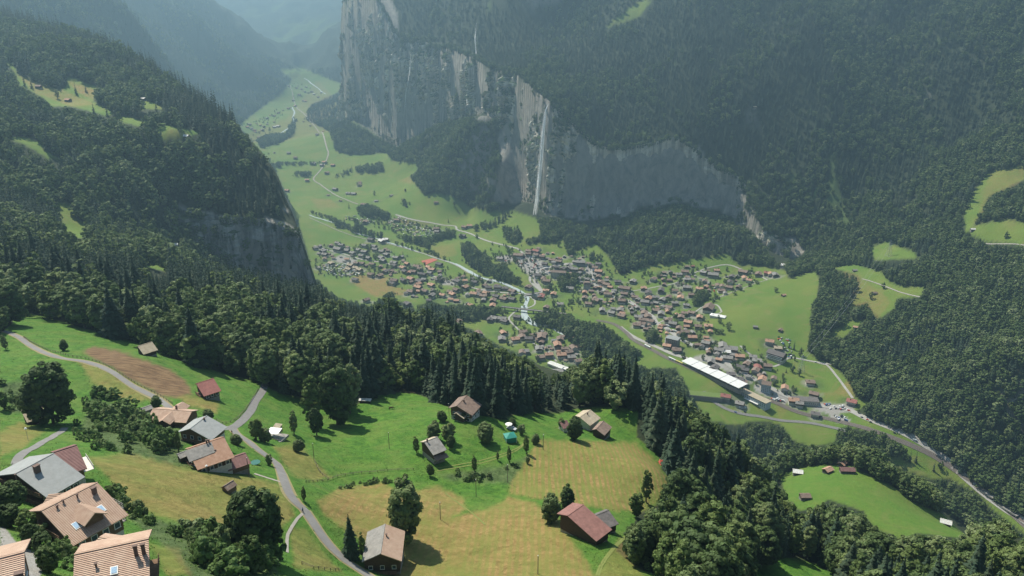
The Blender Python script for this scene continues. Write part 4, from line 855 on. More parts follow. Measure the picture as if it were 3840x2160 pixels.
def windows(parent, L, a, b, z0, z1, sides='F', nx=3, nz=2, w=1.0, h=1.1, shut=False):
    """separate windows: F eave side -y, G gable -x, H gable +x"""
    for sd_ in sides:
        span = L if sd_ in 'FB' else a+b
        for r in range(nz):
            for k in range(nx):
                c = -span/2+span*(k+.5)/nx; z = z0+(z1-z0)*(r+.5)/nz; q = MB(); g = MB()
                f = (lambda x, y, z_: (x, -a-y, z_)) if sd_ == 'F' else (lambda x, y, z_: (x, b+y, z_)) if sd_ == 'B' else (lambda x, y, z_: (-L/2-y, x+(b-a)/2, z_)) if sd_ == 'G' else (lambda x, y, z_: (L/2+y, x+(b-a)/2, z_))
                def bx(M_, x0, x1, y0, y1, za, zb):
                    p, t = f(x0, y0, za), f(x1, y1, zb); M_.box(min(p[0], t[0]), max(p[0], t[0]), min(p[1], t[1]), max(p[1], t[1]), za, zb)
                for e in ((c-w/2-.1, c-w/2), (c+w/2, c+w/2+.1)): bx(q, e[0], e[1], -.02, .08, z-h/2, z+h/2)
                bx(q, c-w/2-.1, c+w/2+.1, -.02, .09, z+h/2, z+h/2+.1); bx(q, c-w/2-.15, c+w/2+.15, -.02, .16, z-h/2-.1, z-h/2)
                if shut:
                    bx(q, c-w/2-.6, c-w/2-.12, -.01, .06, z-h/2, z+h/2); bx(q, c+w/2+.12, c+w/2+.6, -.01, .06, z-h/2, z+h/2)
                bx(g, c-w/2, c+w/2, -.03, .03, z-h/2, z+h/2); o = q.build('window', M_white, parent); g.build('pane', M_glass, o)
def chimney(parent, x, y, z, w=.8, h=1.6):
    m = MB().box(x-w/2, x+w/2, y-w*.35, y+w*.35, z-1.2, z+h).box(x-w/2-.1, x+w/2+.1, y-w*.35-.1, y+w*.35+.1, z+h, z+h+.14); m.build('chimney', M_chim, parent)
def on_roof(x, y, hr, pitch): return hr+.25-abs(y)*pitch
def skylight(parent, x, y, hr, pitch, w=1.3, l=1.5, open_=.0):
    sgn = -1 if y < 0 else 1; f = MB(); g = MB(); z = lambda yy: hr+.26-abs(yy)*pitch
    def pn(M_, x0, x1, ya, yb, up, th):
        q = [(x0, ya, z(ya)+up), (x1, ya, z(ya)+up), (x1, yb, z(yb)+up), (x0, yb, z(yb)+up)]
        M_.slab(q if (ya < yb) else q[::-1], th)
    pn(f, x-w/2, x+w/2, y-l/2, y+l/2, .12, .14); pn(g, x-w/2+.14, x+w/2-.14, y-l/2+.14, y+l/2-.14, .16, .03)
    o = f.build('skylight', M_white, parent); g.build('pane', M_sky, o)
def balcony(parent, L, a, b, z, side='H', dep=1.4, mat=None):
    m = MB(); s = 1 if side == 'H' else -1; x0, x1 = sorted((s*(L/2+.03), s*(L/2+dep)))
    m.box(x0, x1, -a+.3, b-.3, z, z+.14); xe = s*(L/2+dep-.05)
    for zz in (.5, .95): m.box(xe-.04, xe+.04, -a+.3, b-.3, z+zz, z+zz+.1)
    n = max(3, int((a+b)/.9))
    for i in range(n+1): y = -a+.35+(a+b-.7)*i/n; m.box(xe-.04, xe+.04, y-.05, y+.05, z, z+1.05)
    m.build('balcony', mat or W_brown, parent)
def near_frame(A, B, hr, t0=250):
    """two ends of a ridge in the photograph and its height above ground -> middle, length, heading"""
    z = hr
    P = []
    gz = float(hz(*pt((A[0]+B[0])/2, (A[1]+B[1])/2, 't', t0)[:2]))
    for _ in range(8):
        P = [pt(*A, 'z', gz+hr), pt(*B, 'z', gz+hr)]; gz = .5*gz+.5*float(hz((P[0][0]+P[1][0])/2, (P[0][1]+P[1][1])/2))
    a, b = Vector(P[0][:2]), Vector(P[1][:2]); m_ = (a+b)/2; d = b-a
    return (m_.x, m_.y, gz), d.length, math.atan2(d.y, d.x)
def off_axis(fr, E, z):
    """distance of a photographed eave point from the ridge line, at height z above the ground of the house"""
    p = pt(*E, 'z', fr[0][2]+z); dx, dy = p[0]-fr[0][0], p[1]-fr[0][1]; c, s = math.cos(fr[2]), math.sin(fr[2]); return -s*dx+c*dy
def near_house(name, cat, label, A, B, hr, a, b, pitch, roofc, walls=(W_dark, W_stone), base=2.2, over=.7, t0=250, dL=0, group=None, th=.22):
    loc, L, rz = near_frame(A, B, hr, t0); L = max(L-2*over+dL, 3)
    e = empty(name, loc, rz, label, cat, group)
    w = gable_walls(L, a, b, hr, pitch, base, walls, e); r = gable_roof(L, a, b, hr, pitch, over, [RM_[c] for c in roofc], e, th)
    return e, L, r, w
M2 = lambda x, y: (858.7+x/3, 966+y/3)
M1 = lambda x, y: (x/3, 966+y/3)
M4 = lambda x, y: (x/3, 483+y/3)
# big orange tiled chalet with two skylights
e, L, r, w = near_house('apartment_chalet', 'chalet', 'large chalet with striped orange tile roof, two skylights and a dormer gable', M1(310,960), M1(735,745), 9.8, 8.2, 5.0, .42, 'p', (W_brown, W_plaster), 3.2, .9, 140)
skylight(r, -2.6, -6.0, 9.8, .42); skylight(r, 2.4, -5.4, 9.8, .42)
d_ = MB(); d_.poly([(-1.9,-7.6,8.2),(1.9,-7.6,8.2),(0,-7.6,9.4),(-1.9,-4.0,8.25),(1.9,-4.0,8.25),(0,-3.2,9.4)], [(0,1,2),(0,3,4,1)]); d_.box(-1.6, 1.6, -7.3, -4.4, 6.4, 8.25); dm = d_.build('dormer', W_brown, r)
q = MB().slab([(-2.3,-8.0,8.0),(0,-8.0,9.55),(0,-2.6,9.55),(-2.3,-3.6,8.0)][::-1], -.16).slab([(0,-8.0,9.55),(2.3,-8.0,8.0),(2.3,-3.6,8.0),(0,-2.6,9.55)][::-1], -.16); q.build('dormer_roof', RM_['p'], dm)
for x, y, w_, h in ((3.6, -1.8, .8, 1.5), (.8, -1.0, .25, 1.0), (-1.6, -.6, .25, .8), (-3.0, -1.0, .3, .8)): chimney(r, x, y, on_roof(x, y, 9.8, .42)-.3, w_, h)
windows(e, L, 8.2, 5.0, 3.4, 6.2, 'F', 4, 1); windows(e, L, 8.2, 5.0, .6, 6.0, 'H', 4, 2); windows(e, L, 8.2, 5.0, .6, 6.6, 'G', 4, 2)
for z in (3.2, 6.0): balcony(e, L, 6.5, 4.0, z, 'H', 1.8, W_stone); balcony(e, L, 6.0, 4.0, z, 'G')
# its neighbours
e, L, r, w = near_house('apartment_chalet', 'chalet', 'chalet with pale orange tile roof and twin chimneys, cut by the bottom edge', M1(565,1305), M1(1125,1185), 9.5, 9, 4.5, .40, 'p', (W_brown, W_plaster), 3.2, .9, 125)
skylight(r, .3, -3.8, 9.5, .40, 1, 1.2); chimney(r, 3.2, -2.2, on_roof(0, 2.2, 9.5, .4)-.3, .5, 1.9); chimney(r, 4.2, -2.2, on_roof(0, 2.2, 9.5, .4)-.3, .5, 1.9); chimney(r, -2, -2.6, on_roof(0, 2.6, 9.5, .4)-.3, .25, .8)
q = MB().slab([(-3.2,-9.6,6.2),(-1.0,-9.6,7.6),(-1.0,-5.0,7.9),(-3.2,-6.6,6.9)][::-1], -.16).slab([(-1.0,-9.6,7.6),(1.2,-9.6,6.2),(1.2,-6.6,6.9),(-1.0,-5.0,7.9)][::-1], -.16); q.build('dormer_roof', RM_['p'], r)
windows(e, L, 9, 4.5, .6, 6.4, 'H', 4, 2); windows(e, L, 9, 4.5, 3.6, 5.6, 'G', 4, 1); balcony(e, L, 6, 4, 3.2, 'H')
e, L, r, w = near_house('apartment_chalet', 'chalet', 'pale orange tile roof of a chalet in the bottom left corner', (-50,1422), M1(185,1283), 9, 8, 5, .36, 'p', (W_brown, W_plaster), 3.0, .9, 112); chimney(r, 2, -4, on_roof(0, 4, 9, .36)-.3)
windows(e, L, 8, 5, .6, 6, 'H', 3, 2)
for nm, A, B, lab in (('porch_roof', M1(745,1150), M1(850,1165), 'small hipped tile roof over the stair between the two orange chalets'), ('porch_roof', M1(370,818), M1(430,812), 'small tile roof beside the grey roofed house')):
    loc, L, rz = near_frame(A, B, 7.5, 140); e = empty('stair_tower', loc, rz, lab, 'stair tower'); L = max(L, 2.2)
    m = MB(); m.slab([(-L,-3,5.6),(L,-3,5.6),(L*.4,0,7.4),(-L*.4,0,7.4)], .15).slab([(L,3,5.6),(-L,3,5.6),(-L*.4,0,7.41),(L*.4,0,7.41)], .15)
    m.slab([(L,-3,5.61),(L,3,5.61),(L*.4,0,7.405)], .15) if False else m.poly([(L,-3,5.6),(L,3,5.6),(L*.4,0,7.4),(-L,-3,5.6),(-L,3,5.6),(-L*.4,0,7.4)], [(0,1,2),(4,3,5)])
    m.build('roof', RM_['p'], e); MB().box(-L+.4, L-.4, -2.5, 2.5, -2, 5.7).build('wall', W_plaster, e)
e, L, r, w = near_house('chalet', 'house', 'large dark timber house with smooth grey roof and a thick chimney', M1(115,682), M1(405,528), 9.2, 8.6, 8.5, .36, 'k', (W_dark, W_plaster), 2.6, 1.1, 175)
chimney(r, -1.2, -2.4, on_roof(0, 2.4, 9.2, .36)-.3, 1.2, 1.9); chimney(r, -5, -.7, 9.0, .2, .6); windows(e, L, 8.6, 8.5, .5, 5.6, 'F', 4, 2); windows(e, L, 8.6, 8.5, .5, 6.2, 'G', 6, 2); balcony(e, L, 8, 8, 3.0, 'G'); balcony(e, L, 8, 8, 5.6, 'G')
e, L, r, w = near_house('chalet', 'house', 'brown red roofed wing attached behind the big grey roof', M1(400,522), M1(580,465), 8, 6.8, 3, .42, 'm', (W_brown, W_plaster), 2.6, .7, 190)
balcony(e, L, 5.5, 2.5, 3.0, 'H', 2.6, W_plaster); windows(e, L, 6.8, 3, .5, 5, 'H', 3, 2)
near_house('barn', 'barn', 'small barn with plain tan roof on the left slope below the maple', M1(158,205), M1(312,158), 5.2, 5.2, .8, .42, 't', (W_dark, W_stone), 1.2, .5, 280)
# tan cross roofed chalet and neighbours by the road fork
e, L, r, w = near_house('chalet', 'house', 'low chalet with cross shaped salmon tile roof among shrubs', M1(1150,190), M1(1455,212), 6.0, 4.2, 3.8, .42, 'p', (W_brown, W_plaster), 2, .6, 300, -.5)
m = MB(); m.slab([(-2.6,-7.2,4.6),(0.2,-7.2,6.1),(.2,6.6,6.1),(-2.6,6.6,4.6)][::-1], -.18).slab([(.2,-7.2,6.1),(3.0,-7.2,4.6),(3.0,6.6,4.6),(.2,6.6,6.1)][::-1], -.18); m.build('cross_roof', RM_['p'], r)
MB().box(-2.1, 2.5, -6.6, -3.5, -1, 4.9).build('wing_wall', W_dark, e); chimney(r, .9, 1.2, 5.9, .6, 1.4)
near_house('shed', 'shed', 'tiny grey roofed shed left of the salmon cross roofed chalet', M1(1085,182), M1(1125,168), 3, 1.6, 1.6, .4, 'g', (W_stone, W_stone), .5, .3, 310)
e, L, r, w = near_house('chalet', 'house', 'house with plain grey green roof beside the road fork', M1(1445,335), M1(1552,252), 7.2, 6.8, 4.6, .42, 'k', (W_brown, W_plaster), 2.6, .8, 277, 1.5)
chimney(r, 2.2, -.6, 6.6, .5, 1.2); windows(e, L, 6.8, 4.6, .4, 5, 'H', 3, 2); windows(e, L, 6.8, 4.6, .4, 4.8, 'G', 4, 2); balcony(e, L, 5, 4, 2.8, 'G')
e, L, r, w = near_house('farmhouse', 'farmhouse', 'farmhouse with orange tiles and a grey metal panel across its roof', M1(1412,497), M1(1690,405), 7.8, 7.0, 1.6, .44, 'o', (W_dark, W_plaster), 2.6, .8, 250)
m = MB(); z_ = lambda y: 7.8+.25*1.15-abs(y)*.44+.10
m.slab([(-6.6,-4.6,z_(4.6)),(1.2,-4.2,z_(4.2)),(1.6,-.5,z_(.5)),(-6.4,-.5,z_(.5))], .12); m.build('metal_panel', RM_['g'], r)
chimney(r, .2, -.3, 7.4, .4, 1.6); chimney(r, .9, -.2, 7.4, .4, 1.4); chimney(r, 1.4, -3.4, 6.0, .5, .6); windows(e, L, 7.0, 1.6, .4, 5, 'G', 3, 2); windows(e, L, 7.0, 1.6, 2.4, 4.2, 'F', 4, 1); balcony(e, L, 5.8, 1.5, 2.7, 'G')
near_house('annex', 'shed', 'low wing with brown and maroon roof on the right end of the farmhouse', M1(1690,580), M1(1848,526), 4.6, 3.6, 1.2, .40, 'm', (W_brown, W_stone), 1.4, .5, 245, .5)
near_house('lean_to', 'lean-to', 'little pale lean-to roof at the left corner of the farmhouse', M1(1362,528), M1(1400,513), 3, 1.6, .6, .4, 'g', (W_dark, W_stone), .6, .3, 250)
e, L, r, w = near_house('chalet', 'house', 'dark timber chalet with plain crimson roof beside the brown field', M1(1480,1), M1(1612,-40), 6.4, 6.2, 1.4, .46, 'r', (W_dark, W_stone), 1.4, .7, 330); balcony(e, L, 4, 1, 2.2, 'G')
windows(e, L, 6.2, 1.4, 1.6, 3.4, 'F', 3, 1)
near_house('barn', 'barn', 'hay barn with straw grey roof above the brown field', M4(1038,1166), M4(1148,1132), 5.0, 4.6, 1.8, .5, 't', (W_dark, W_stone), .8, .6, 365)
e, L, r, w = near_house('chalet', 'house', 'chalet with half grey half striped brown roof between spruce and tall tree', M2(330,1062), M2(295,1288), 8.6, 4.6, 5.0, .48, 'gp', (W_dark, W_stone), 2.2, .6, 240)
r.data.materials[0] = RM_['g']; chimney(r, -1.5, .9, 7.9, .5, 1.2); windows(e, L, 4.6, 5.0, .4, 5, 'H', 3, 2); windows(e, L, 4.6, 5, 2.4, 4.6, 'G', 3, 1); balcony(e, L, 4, 4.4, 2.4, 'H')
e, L, r, w = near_house('barn', 'barn', 'long red roofed barn standing askew on the hay meadow', M2(1722,988), M2(1812,925), 7.6, 10.4, 3.4, .31, 'q', (W_dark, W_stone), 1.2, .8, 243, 2)
m = MB(); m.slab([(-L/2-.8,-5.2,7.6+.31-5.2*.3),(L/2+.8,-5.2,7.6+.31-5.2*.3),(L/2+.8,3.9,0),(-L/2-.8,3.9,0)], .02) if False else None
near_house('shed', 'shed', 'grey brown roofed shed joined to the right side of the red barn', M2(1900,1000), M2(2017,953), 5.2, 4.8, .8, .36, 'd', (W_dark, W_stone), 1.0, .6, 250)
e, L, r, w = near_house('chalet', 'house', 'brown roofed house in front of the wood with a small tan hut', M2(878,162), M2(940,96), 7.4, 6.4, 3.2, .45, 'b', (W_brown, W_plaster), 2.4, .8, 350, 2); chimney(r, 0, -1, 6.9, .6, 1.3); windows(e, L, 6.4, 3.2, .4, 4.8, 'F', 3, 2); windows(e, L, 6.4, 3.2, .4, 4.8, 'G', 3, 2)
near_house('hut', 'hut', 'small hut with light tan roof just below the brown roofed house', M2(866,224), M2(902,195), 4.0, 3.4, .8, .45, 't', (W_dark, W_stone), .6, .4, 345)
e, L, r, w = near_house('chalet', 'house', 'dark chalet with grey roof and low porches below the shrubs', M2(624,442), M2(726,402), 7.2, 5.6, 2.6, .46, 'gt', (W_dark, W_stone), 2.2, .6, 311)
for x0, x1, z in ((-L/2-.3, -L/2+3.2, 3.6), (L/2-3.6, L/2+.6, 3.0)): MB().slab([(x0,-7.6,z-.9),(x1,-7.6,z-.9),(x1,-5.62,z),(x0,-5.62,z)], .14).build('porch_roof', RM_['b'], e)
chimney(r, -L/2+.6, -.4, 7.1, .5, 1.4); windows(e, L, 5.6, 2.6, .6, 4, 'F', 3, 1)
e, L, r, w = near_house('chalet', 'house', 'tan hip roofed cottage on the small meadow right of its round tree', M2(1812,245), M2(1868,206), 6.2, 5.2, 3.6, .42, 't', (W_plaster, W_plaster), 2.2, .7, 370, 3); chimney(r, .5, -1, 5.8, .5, 1.2)
near_house('barn', 'barn', 'small grey gabled barn at the right of the tan cottage', M2(1922,345), M2(1980,282), 5.4, 3.8, 1.6, .5, 'b', (W_dark, W_stone), .8, .5, 404)
near_house('barn', 'barn', 'little maroon roofed barn half hidden left of the round tree', M2(1660,292), M2(1690,284), 4.6, 3.0, 1.4, .5, 'm', (W_plaster, W_stone), .8, .5, 400)
near_house('hut', 'hut', 'tiny weathered wooden hut alone on the yellow meadow', M1(1700,770), M1(1748,740), 2.6, 1.3, 1.1, .7, 'b', (W_brown, W_stone), .3, .25, 245)
# far huts
def field_barn(u, v, c, label, L=8, a=3.2, rz=None, wall=W_dark, hr=5, tmin=500):
    p = g1(u, v, tmin=tmin); e = empty('barn', tuple(p), rs.uniform(-.5, .9) if rz is None else rz, label, 'barn', 'field barns')
    gable_walls(L, a, a, hr, .5, 1.0, (wall, W_stone), e); gable_roof(L, a, a, hr, .5, .7, [RM_[c]], e); return e
for u, v, c, lab in ((362,253,'w','pale roofed barn on the crest of the left hill'), (172,256,'o','rust roofed barn on the dry pasture of the left hill'), (98,222,'b','brown barn between spruces on the upper left pasture'),
    (152,118,'w','tiny pale hut high in the woods at upper left'), (196,135,'w','second tiny pale hut high in the woods, further right'), (438,622,'w','pale roofed hut in a clearing of the dark left wood'),
    (2006,1193,'w','white roofed barn at the left end of the lower green plateau'), (2082,1188,'o','small rust roofed barn at the top of the lower plateau'), (2118,1171,'o','tiny rust roofed hut on the rim of the lower plateau'), (2130,1188,'m','long brown roofed farm building on the rim of the lower plateau'),
    (2024,1254,'b','brown roofed barn in the middle of the lower plateau meadow'), (2378,1320,'w','pale grey barn at the far right end of the lower plateau'), (2447,580,'w','white hut at the edge of the right hillside meadow'), (2200,740,'b','small brown hut beside a bush on the hillside pasture'),
    (2152,826,'o','rust roofed cabin between the woods on the right'), (1971,745,'o','rust roofed barn alone on the big green meadow'), (1963,833,'b','blue fronted barn with brown roof on the green meadow'), (1900,825,'g','tiny grey hut by the meadow fence'),
    (1661,696,'b','small brown barn on the meadow left of the upper houses'), (1742,672,'r','small rust hut under the forest edge'), (2150,683,'g','grey hut near the quarry'), (1097,511,'b','brown farmstead alone on the green slope left of the waterfall'),
    (470,348,'w','tiny pale hut at the right end of the left hill meadow'), (1898,272,'t','lonely tan roofed hut in the middle of the big spruce slope')):
    field_barn(u, v, c, lab, 13 if 'long' in lab or 'farmstead' in lab else 8.5)
# ------------------------------------------------------------------ the village: every house its own object, sharing a few meshes
T1 = (1160,880); T2 = (1800,880); T3 = (2400,960); T4 = (1720,1130); T5 = (2300,1200); T6 = (2720,1240); T7 = (1160,600)
def tp(T, x, y): return ((T[0]+x*.248447)*.670833, (T[1]+y*.248447)*.670833)
VILL = {
T1: "150 275 gs,90 190 g,200 240 g,235 290 g,425 120 g,485 145 g,430 205 gX,565 230 g,655 265 g,740 220 g,830 155 g,975 165 g,830 250 g,785 305 g,990 215 g,1095 245 g,1165 290 g,1085 335 g,895 345 g,1305 335 g,1110 380 g,1275 410 g,1280 455 d,950 435 b,790 420 b,1060 605 b,1145 545 d,930 590 b,690 665 d,1475 430 o,1410 490 o,1620 470 b,1670 510 b,1720 590 d,1800 485 o,1850 515 o,1960 435 dL,1820 570 g,1280 685 bL,1420 680 d,1530 655 oL,1660 690 d,1640 735 o,1640 780 oL,1530 845 b,1740 840 b,1850 905 gL,2010 900 o,2160 890 o,1840 745 o,1955 670 d,2240 690 dL,2215 825 b,2130 850 b,2350 785 oL,2485 880 o,2490 705 d,2548 890 d,930 60 dL,1090 85 wL,1480 1030 d,2440 1060 o,2235 1300 b,860 975 b,1570 545 b,1440 545 d,1250 720 d,710 420 b,620 450 t,700 490 t,760 520 t,590 510 t,330 420 t",
T2: "130 785 d,260 780 dL,375 795 d,490 840 b,95 865 o,55 915 b,240 915 d,360 960 b,480 960 d,195 985 b,190 1060 oL,1000 830 o,1110 885 o,1580 865 o,1580 940 b,1360 805 gL,1210 1035 g,1000 1085 b,1640 1030 b,1745 980 b,1845 1130 gL,1990 1170 g,2120 1125 g,2140 1210 b,2390 1230 g,2480 1170 b,2370 1350 b,2450 1330 b,2530 1220 b,2490 1000 gL,2340 930 b,2140 990 bL,2180 880 bL,2190 790 bX,1930 880 bL,1830 715 b,1920 740 bL,2080 695 dL,2480 800 o,2540 860 d,2550 950 o,1790 540 oL,1790 620 b,1740 480 b,1690 450 d,1790 425 d,1520 400 gX,1350 490 gL,1430 510 gL,1530 520 b,1250 500 d,1340 445 g,1160 480 d,960 660 bL,1010 690 bL,870 600 dL,980 430 d,1090 370 b,1190 390 b,1210 350 rs,850 290 b,850 225 rL,735 235 b,730 280 b,940 320 b,580 290 bX,310 350 g,150 1270 d,215 1250 g,340 1255 gL,370 1290 d,560 1230 d,730 780 b,2310 690 g,1450 400 g",
T3: "60 480 o,130 545 d,205 340 b,320 510 dL,240 610 gL,140 625 os,340 650 g,435 610 b,610 615 o,525 700 g,700 730 g,440 760 b,530 510 b,710 465 gL,780 570 bL,715 340 g,590 265 g,680 220 bL,960 235 g,1160 200 o,1110 270 gX,980 365 b,1560 225 bX,1790 260 bL,1925 250 r,1975 265 o,2045 270 gL,1580 325 o,1650 360 o,1360 385 d,1390 300 d,1180 435 b,1240 450 b,1350 465 b,1225 510 b,1490 460 b,905 485 o,2170 130 w,1040 765 bXX,900 915 o,680 855 b,780 845 b,320 860 gL,240 810 b,620 910 b,730 985 oL,430 955 bL,500 1010 gL,590 1080 b,880 1050 b,1030 1040 o,1060 1130 os,995 1220 os,680 1130 bL,790 1210 oL,1000 1300 gL,410 1340 o,550 1400 b,160 970 b,120 905 b,40 1010 b,40 950 b,1960 1275 oL,2080 1375 t,1250 1335 gX,1370 1385 gX",
T5: "1720 430 dL,1600 440 gL,1700 470 w,1910 530 oL,1730 555 gL,2110 540 g,2170 600 g,2330 680 bL,1920 690 dL,2010 650 b,1990 740 d,2180 700 r,2150 750 b,1480 620 gL,1530 710 d,1770 800 d,1900 880 d,1960 930 b,2250 880 oL,1700 1140 rL,1910 1240 g,960 440 b",
T6: "900 850 oL,1340 940 bL,1030 1040 oL,1120 1090 g,1910 1060 r,1280 760 b,1360 1240 d",
T4: "300 470 b,670 460 o,970 450 bL,850 560 o,1060 550 dL,960 520 b,1250 520 bX,1140 500 b,1530 560 b,1490 640 oL,1600 700 b,1730 690 b,1840 660 o,1210 700 g,1230 830 b,1360 785 oL,1550 790 oL,1660 755 b,1700 830 g,1800 890 b,1000 740 g,960 760 b,650 550 g,1210 560 b",
T7: "750 335 b,755 365 b,390 430 gL,590 495 g,670 500 g,285 525 bs,470 605 bs,1235 530 gs,265 185 b,360 70 bs,225 20 o,185 65 g,65 45 g,2340 1000 bL,2310 1130 dL,1920 1025 bL,1930 1070 g,840 920 bL,820 660 bL,2420 985 o,1560 75 bs,1010 612 gs,1150 1190 w,1320 890 b",
}
FAR_H = [(650,343,'b'),(690,383,'g'),(743,395,'b'),(726,383,'g'),(820,433,'b'),(772,452,'o'),(722,478,'o'),(788,408,'g'),(837,413,'o'),(813,408,'b'),(798,338,'g'),(813,330,'o'),(780,315,'b'),(763,305,'g'),(840,473,'b'),
 (622,318,'o'),(632,322,'g'),(640,326,'b'),(655,314,'o'),(664,318,'b'),(628,312,'g'),(646,310,'b'),(672,312,'g'),(690,306,'b'),(680,290,'o'),(700,283,'b'),(712,277,'g'),(725,272,'b'),(672,296,'g'),(690,290,'b'),(642,330,'o'),(660,325,'g'),
 (750,214,'g'),(758,220,'b'),(766,226,'g'),(752,232,'b'),(742,226,'w'),(774,232,'b'),(784,228,'g'),(790,236,'w'),(740,240,'o'),(762,240,'g'),(800,242,'b'),(729,244,'b'),(770,216,'g'),(780,220,'b'),(808,232,'w'),(736,234,'g'),
 (702,202,'g'),(715,207,'b'),(725,205,'g'),(745,206,'b'),(757,208,'g'),(695,200,'w'),(690,318,'w'),(700,316,'w'),(768,248,'o')]
hm = {}
def tmpl_house(L, a, hr, two=True):
    k = (L, a, hr)
    if k in hm: return hm[k]
    tmpm = MB(); pit = .46; za = hr-a*pit; l = L/2; s = hr*.36
    tmpm.poly([(-l,-a,s),(l,-a,s),(l,a,s),(-l,a,s),(-l,-a,za),(l,-a,za),(l,a,za),(-l,a,za),(-l,0,hr),(l,0,hr)], [(0,1,5,4),(2,3,7,6),(0,4,8,7,3),(1,2,6,9,5)])
    r = random.Random(int(L*10+a)); ww = []
    ob = MB().box(-l+.1, l-.1, -a+.1, a-.1, -3.5, s); wn = MB()
    for sgn in (-1, 1):
        for z in ((s*.45), (s+1.3), (s+3.4)):
            if z+1 > hr-.8: continue
            n = max(2, int(L/2.6)); 
            for i in range(n):
                x = -l+L*(i+.5)/n; y = sgn*(a+.04)
                if z < za-.6: wn.box(x-.55, x+.55, min(y, y-.05*sgn), max(y, y-.05*sgn), z-.55, z+.6)
            n = max(2, int(2*a/2.6))
            for i in range(n):
                y = -a+2*a*(i+.5)/n; x = sgn*(l+.04)
                if z+.8 < hr-abs(y)*pit: wn.box(min(x, x-.05*sgn), max(x, x-.05*sgn), y-.55, y+.55, z-.55, z+.6)
    bal = MB().box(l+.02, l+1.5, -a, a, s, s+.12).box(l+1.4, l+1.5, -a, a, s+.12, s+1.0)
    ro = a+.9; z0 = hr+.3; lo = l+1.1; rf = MB().slab([(-lo,-ro,z0-ro*pit),(lo,-ro,z0-ro*pit),(lo,0,z0),(-lo,0,z0)], .25).slab([(lo,ro,z0-ro*pit),(-lo,ro,z0-ro*pit),(-lo,0,z0+.01),(lo,0,z0+.01)], .25)
    def mk(nm, M_, mats):
        return mesh_only(nm, M_.V, M_.F, mats[0])
    hm[k] = dict(wall=[mk('wall', tmpm, [w]) for w in (W_dark, W_brown, W_plaster)], base=[mk('ground_floor', ob, [w]) for w in (W_plaster, W_stone)], roof={c: mk('roof', rf, [RM_[c]]) for c in 'obgdrwtkm'},
                 balcony=mk('balcony', bal, [W_brown]), wins=mk('window_row', wn, [M_glass]), hr=hr, chim=mk('chimney', MB().box(-l*.4, -l*.4+.9, -1.6, -.9, hr-1.5, hr+1.0).box(-l*.4-.1, -l*.4+1.0, -1.7, -.8, hr+1.0, hr+1.12), [M_chim]))
    return hm[k]
SIZES = {'': (10.5, 4.6, 8.0), 's': (6.5, 2.8, 4.6), 'L': (14, 5.6, 9.4), 'X': (20, 7.0, 11.0), 'XX': (26, 9, 12)}
CN = {'o': 'orange roofed', 'b': 'brown roofed', 'g': 'grey roofed', 'd': 'dark roofed', 'r': 'red roofed', 'w': 'pale roofed', 't': 'tan roofed'}
HOUSES = []; CITY = []
WIN1 = mesh_only('window', *(lambda q: (q.V, q.F))(MB().box(-.55, .55, -.05, .05, -.6, .6)), M_glass)
def village_house(u, v, c, sz, rz, dz=0):
    L, a, hr = SIZES[sz]
    p = g1(u, v, tmin=1000)
    for _ in range(3):                       # the photographed spot is the roof: step back to its footing
        q = pt(u, v, 'z', float(hz(p[0], p[1]))+hr*.8); p = (q[0], q[1], float(hz(q[0], q[1])))
    e = empty('chalet' if sz != 's' else 'hut', p, rz, None, 'house', 'village houses'); H = tmpl_house(L, a, hr); k = rs.uniform(1.1, 1.4) if sz in ('', 's') else rs.uniform(1.0, 1.2)
    e.scale = (k, k, rs.uniform(1.0, 1.2))
    obj_of('wall', H['wall'][rs.choice([0, 0, 1, 1, 2]) if c != 'g' else rs.choice([0, 1])], e); obj_of('ground_floor', H['base'][rs.randrange(2)], e); r = obj_of('roof', H['roof'][c], e)
    if sz != 's': obj_of('balcony', H['balcony'], e); obj_of('chimney', H['chim'], r)
    if sz in ('L', 'X', 'XX'):
        for x in (-.3, -.1, .1, .3): obj_of('window', WIN1, e, (x*L, -a-.02, hr*.36+1.2))
    desc = CN[c]+(' hut' if sz == 's' else ' chalet' if sz == '' else ' large chalet' if sz == 'L' else ' big building')
    HOUSES.append((e, desc, tuple(p))); CITY.append((p[0], p[1], max(L, 2*a)*.62)); return e
for T_, txt in VILL.items():
    for it in txt.split(','):
        x, y, c = it.split(); u, v = tp(T_, float(x), float(y)); sz = c[1:]; base_rz = -.62 if T_ in (T1,) else (.15 if T_ == T4 else -.35)
        village_house(u, v, c[0], sz, base_rz+rs.uniform(-.3, .3)+(math.pi/2 if rs.random() < (.15 if T_ == T1 else .35) else 0))
for u, v, c in FAR_H: village_house(u, v, c, 's' if rs.random() < .35 else '', rs.uniform(-1, 1))
# ---- landmarks of the village
def special(name, cat, label, u, v, hr, rz, t=1000):
    p = g1(u, v, tmin=t)
    for _ in range(3): q = pt(u, v, 'z', float(hz(p[0], p[1]))+hr); p = (q[0], q[1], float(hz(q[0], q[1])))
    CITY.append((p[0], p[1], 14)); return empty(name, p, rz, label, cat)
def window_row(e, L, W, z0, nz, n, m=1.1, sides='FBGH'):
    for s in sides:
        for r in range(nz):
            k = n if s in 'FB' else max(2, int(n*W/L))
            for i in range(k):
                z = z0+r*3; ln = L if s in 'FB' else W; c = -ln/2+ln*(i+.5)/k; o = MB()
                if s in 'FB': y = (-W/2 if s == 'F' else W/2); o.box(c-m/2, c+m/2, y-.06, y+.06, z-.8, z+.7)
                else: x = (-L/2 if s == 'G' else L/2); o.box(x-.06, x+.06, c-m/2, c+m/2, z-.8, z+.7)
                o.build('window', M_glass, e)
e = special('church', 'church', 'grey stone church with a dark pointed spire among the trees', 1356, 740, 8, -.45)
